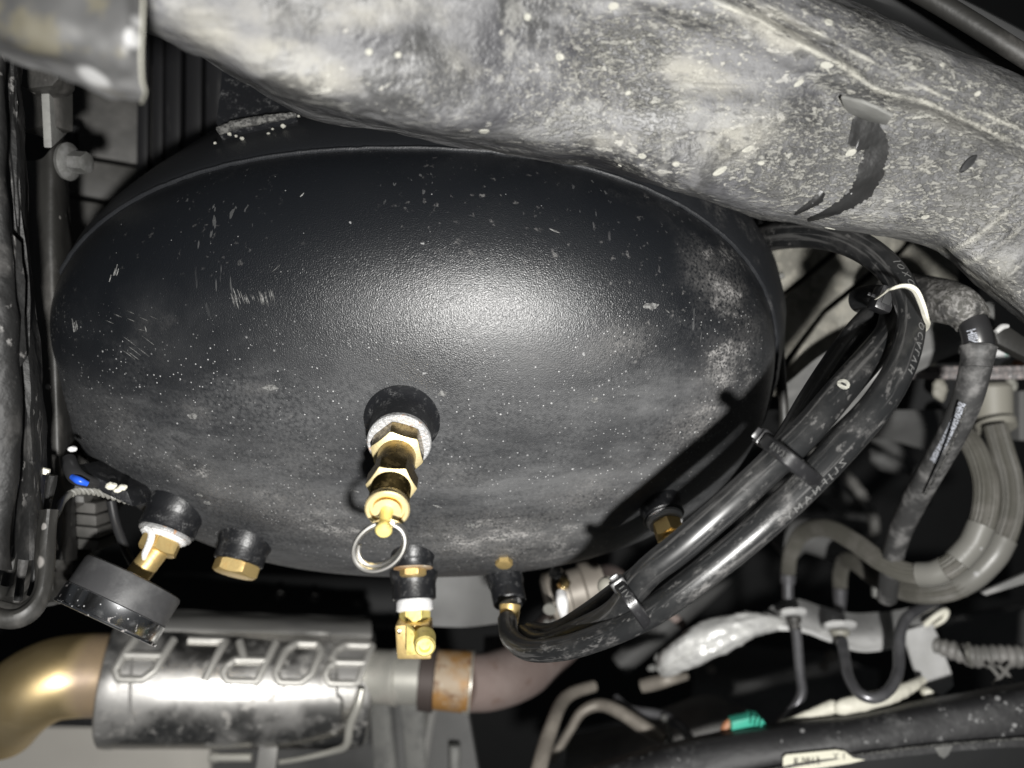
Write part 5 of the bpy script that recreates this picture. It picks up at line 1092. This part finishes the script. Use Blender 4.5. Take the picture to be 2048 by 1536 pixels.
# lower middle pipes and panels
single('bent_tan_pipe', tube([(1070, 1570, 2.6, 17), (1088, 1500, 2.7, 16), (1108, 1440, 2.8, 14), (1126, 1402, 2.9, 13), (1150, 1384, 2.95, 12), (1188, 1372, 3.0, 11)], 10, 20)[0], 'dullpipe', 'bent tan pipe rising from the bottom edge right of the exhaust', 'pipe', P(1100, 1470, 2.8))
single('grey_cable_arc', tube([(1104, 1520, 3.1, 9), (1140, 1460, 3.1, 9), (1164, 1424, 3.1, 10), (1200, 1410, 3.1, 12), (1240, 1424, 3.05, 13), (1284, 1452, 3.0, 14), (1330, 1480, 2.95, 12)], 10, 20)[0], 'dullpipe', 'grey brown line arching behind the bent tan pipe', 'pipe', P(1220, 1420, 3.1))
single('dark_cable', tube([(1230, 1396, 3.2, 9), (1260, 1420, 3.15, 10), (1320, 1430, 3.1, 10), (1360, 1452, 3.05, 10), (1388, 1490, 3.0, 9)], 10, 16)[0], 'line', 'dark cable over the arched line at bottom centre', 'cable', P(1320, 1430, 3.1))
single('dark_cable', tube([(1328, 1434, 3.05, 7), (1336, 1460, 3.0, 7), (1342, 1490, 2.95, 7)], 10, 16)[0], 'gusset', 'short upright grey lead joining the dark cable to the lower rail', 'cable', P(1336, 1460, 3.0))
single('floor_pan', sheet([[(1130, 1470, 3.9), (1250, 1450, 3.8), (1400, 1390, 3.7), (1500, 1420, 3.6)], [(1130, 1520, 3.7), (1250, 1500, 3.6), (1400, 1440, 3.5), (1500, 1460, 3.4)], [(1110, 1600, 3.6), (1250, 1600, 3.5), (1400, 1560, 3.4), (1520, 1540, 3.3)]], 6, 6, .004, .003, 12), 'mshield', 'dull grey body panel showing between the bottom centre pipes', 'panel', P(1250, 1500, 3.6))

# dim things deep in the gaps
single('heater_hose', tube([(1240, 1330, 4.2, 22), (1330, 1250, 4.2, 24), (1440, 1150, 4.3, 24), (1520, 1040, 4.4, 24), (1600, 930, 4.5, 24)], 8, 20)[0], 'cast', 'dim fat hose deep in the dark gap behind the twin air hoses', 'hose', P(1440, 1150, 4.3))
single('loom_tube', tube([(1620, 900, 3.9, 10), (1680, 940, 3.9, 11), (1730, 1000, 3.9, 11), (1750, 1060, 3.9, 10), (1720, 1110, 3.9, 10)], 10, 14, rmod=lambda s, t: 1+.1*math.sin(s*1400))[0], 'conduit', 'dim corrugated loom in the gap left of the printed hose', 'loom', P(1720, 1000, 3.9))
single('gear_housing', sheet([[(1380, 1300, 4.6), (1500, 1280, 4.5), (1640, 1300, 4.5), (1760, 1340, 4.6)], [(1380, 1380, 4.5), (1500, 1360, 4.3), (1640, 1380, 4.3), (1760, 1410, 4.5)], [(1380, 1460, 4.6), (1500, 1450, 4.4), (1640, 1450, 4.4), (1760, 1460, 4.6)]], 8, 8, .004, .012, 9, 6), 'cast', 'dim lumpy housing far behind the two brake lines', 'housing', P(1580, 1370, 4.3))
for k_, (x, y, r_) in enumerate([(1420, 1335, 8), (1660, 1310, 12), (1646, 1330, 9)]):
    single('housing_bolt', hexnut(P(x, y, 4.1), Vector((.1, -1, -.2)), 0, .004, R(r_, 4.1), .2), 'dullpipe', ['tiny dim bolt head left of the straight brake line', 'dim bolt head right of the straight brake line, the upper of two', 'dim bolt head right of the straight brake line, the lower of two'][k_], 'bolt', P(x, y, 4.1))
single('body_seam', plate([(1880, 1240, 3.9), (2120, 1200, 3.9), (2120, 1290, 3.9), (1890, 1290, 3.9)], .006), 'cast', 'dim flat body panel above the corrugated conduit', 'panel', P(2000, 1250, 3.9))
single('axle_tube', tube([(330, 1196, 4.0, 50), (560, 1200, 4.0, 50), (800, 1206, 4.0, 50)], 8, 32)[0], 'void', 'barely lit axle tube in the dark between tank and muffler', 'axle tube', P(560, 1200, 4.0))
for k_, (x, y) in enumerate([(630, 1196), (718, 1206), (560, 1190)]):
    single('mud_fleck', blob(P(x, y, 3.62), R(9, 3.6), R(5, 3.6), R(7, 3.6), .4, x), 'greypl', ['faint mud lump on the axle tube, the middle one', 'faint mud lump on the axle tube, the rightmost one', 'faint mud lump on the axle tube, the leftmost one'][k_], 'mud', P(x, y, 3.62))
# ================================================================ SETTING
def struct(name, geo, m):
    o = obj(name, geo, m); o['kind'] = 'structure'; return o
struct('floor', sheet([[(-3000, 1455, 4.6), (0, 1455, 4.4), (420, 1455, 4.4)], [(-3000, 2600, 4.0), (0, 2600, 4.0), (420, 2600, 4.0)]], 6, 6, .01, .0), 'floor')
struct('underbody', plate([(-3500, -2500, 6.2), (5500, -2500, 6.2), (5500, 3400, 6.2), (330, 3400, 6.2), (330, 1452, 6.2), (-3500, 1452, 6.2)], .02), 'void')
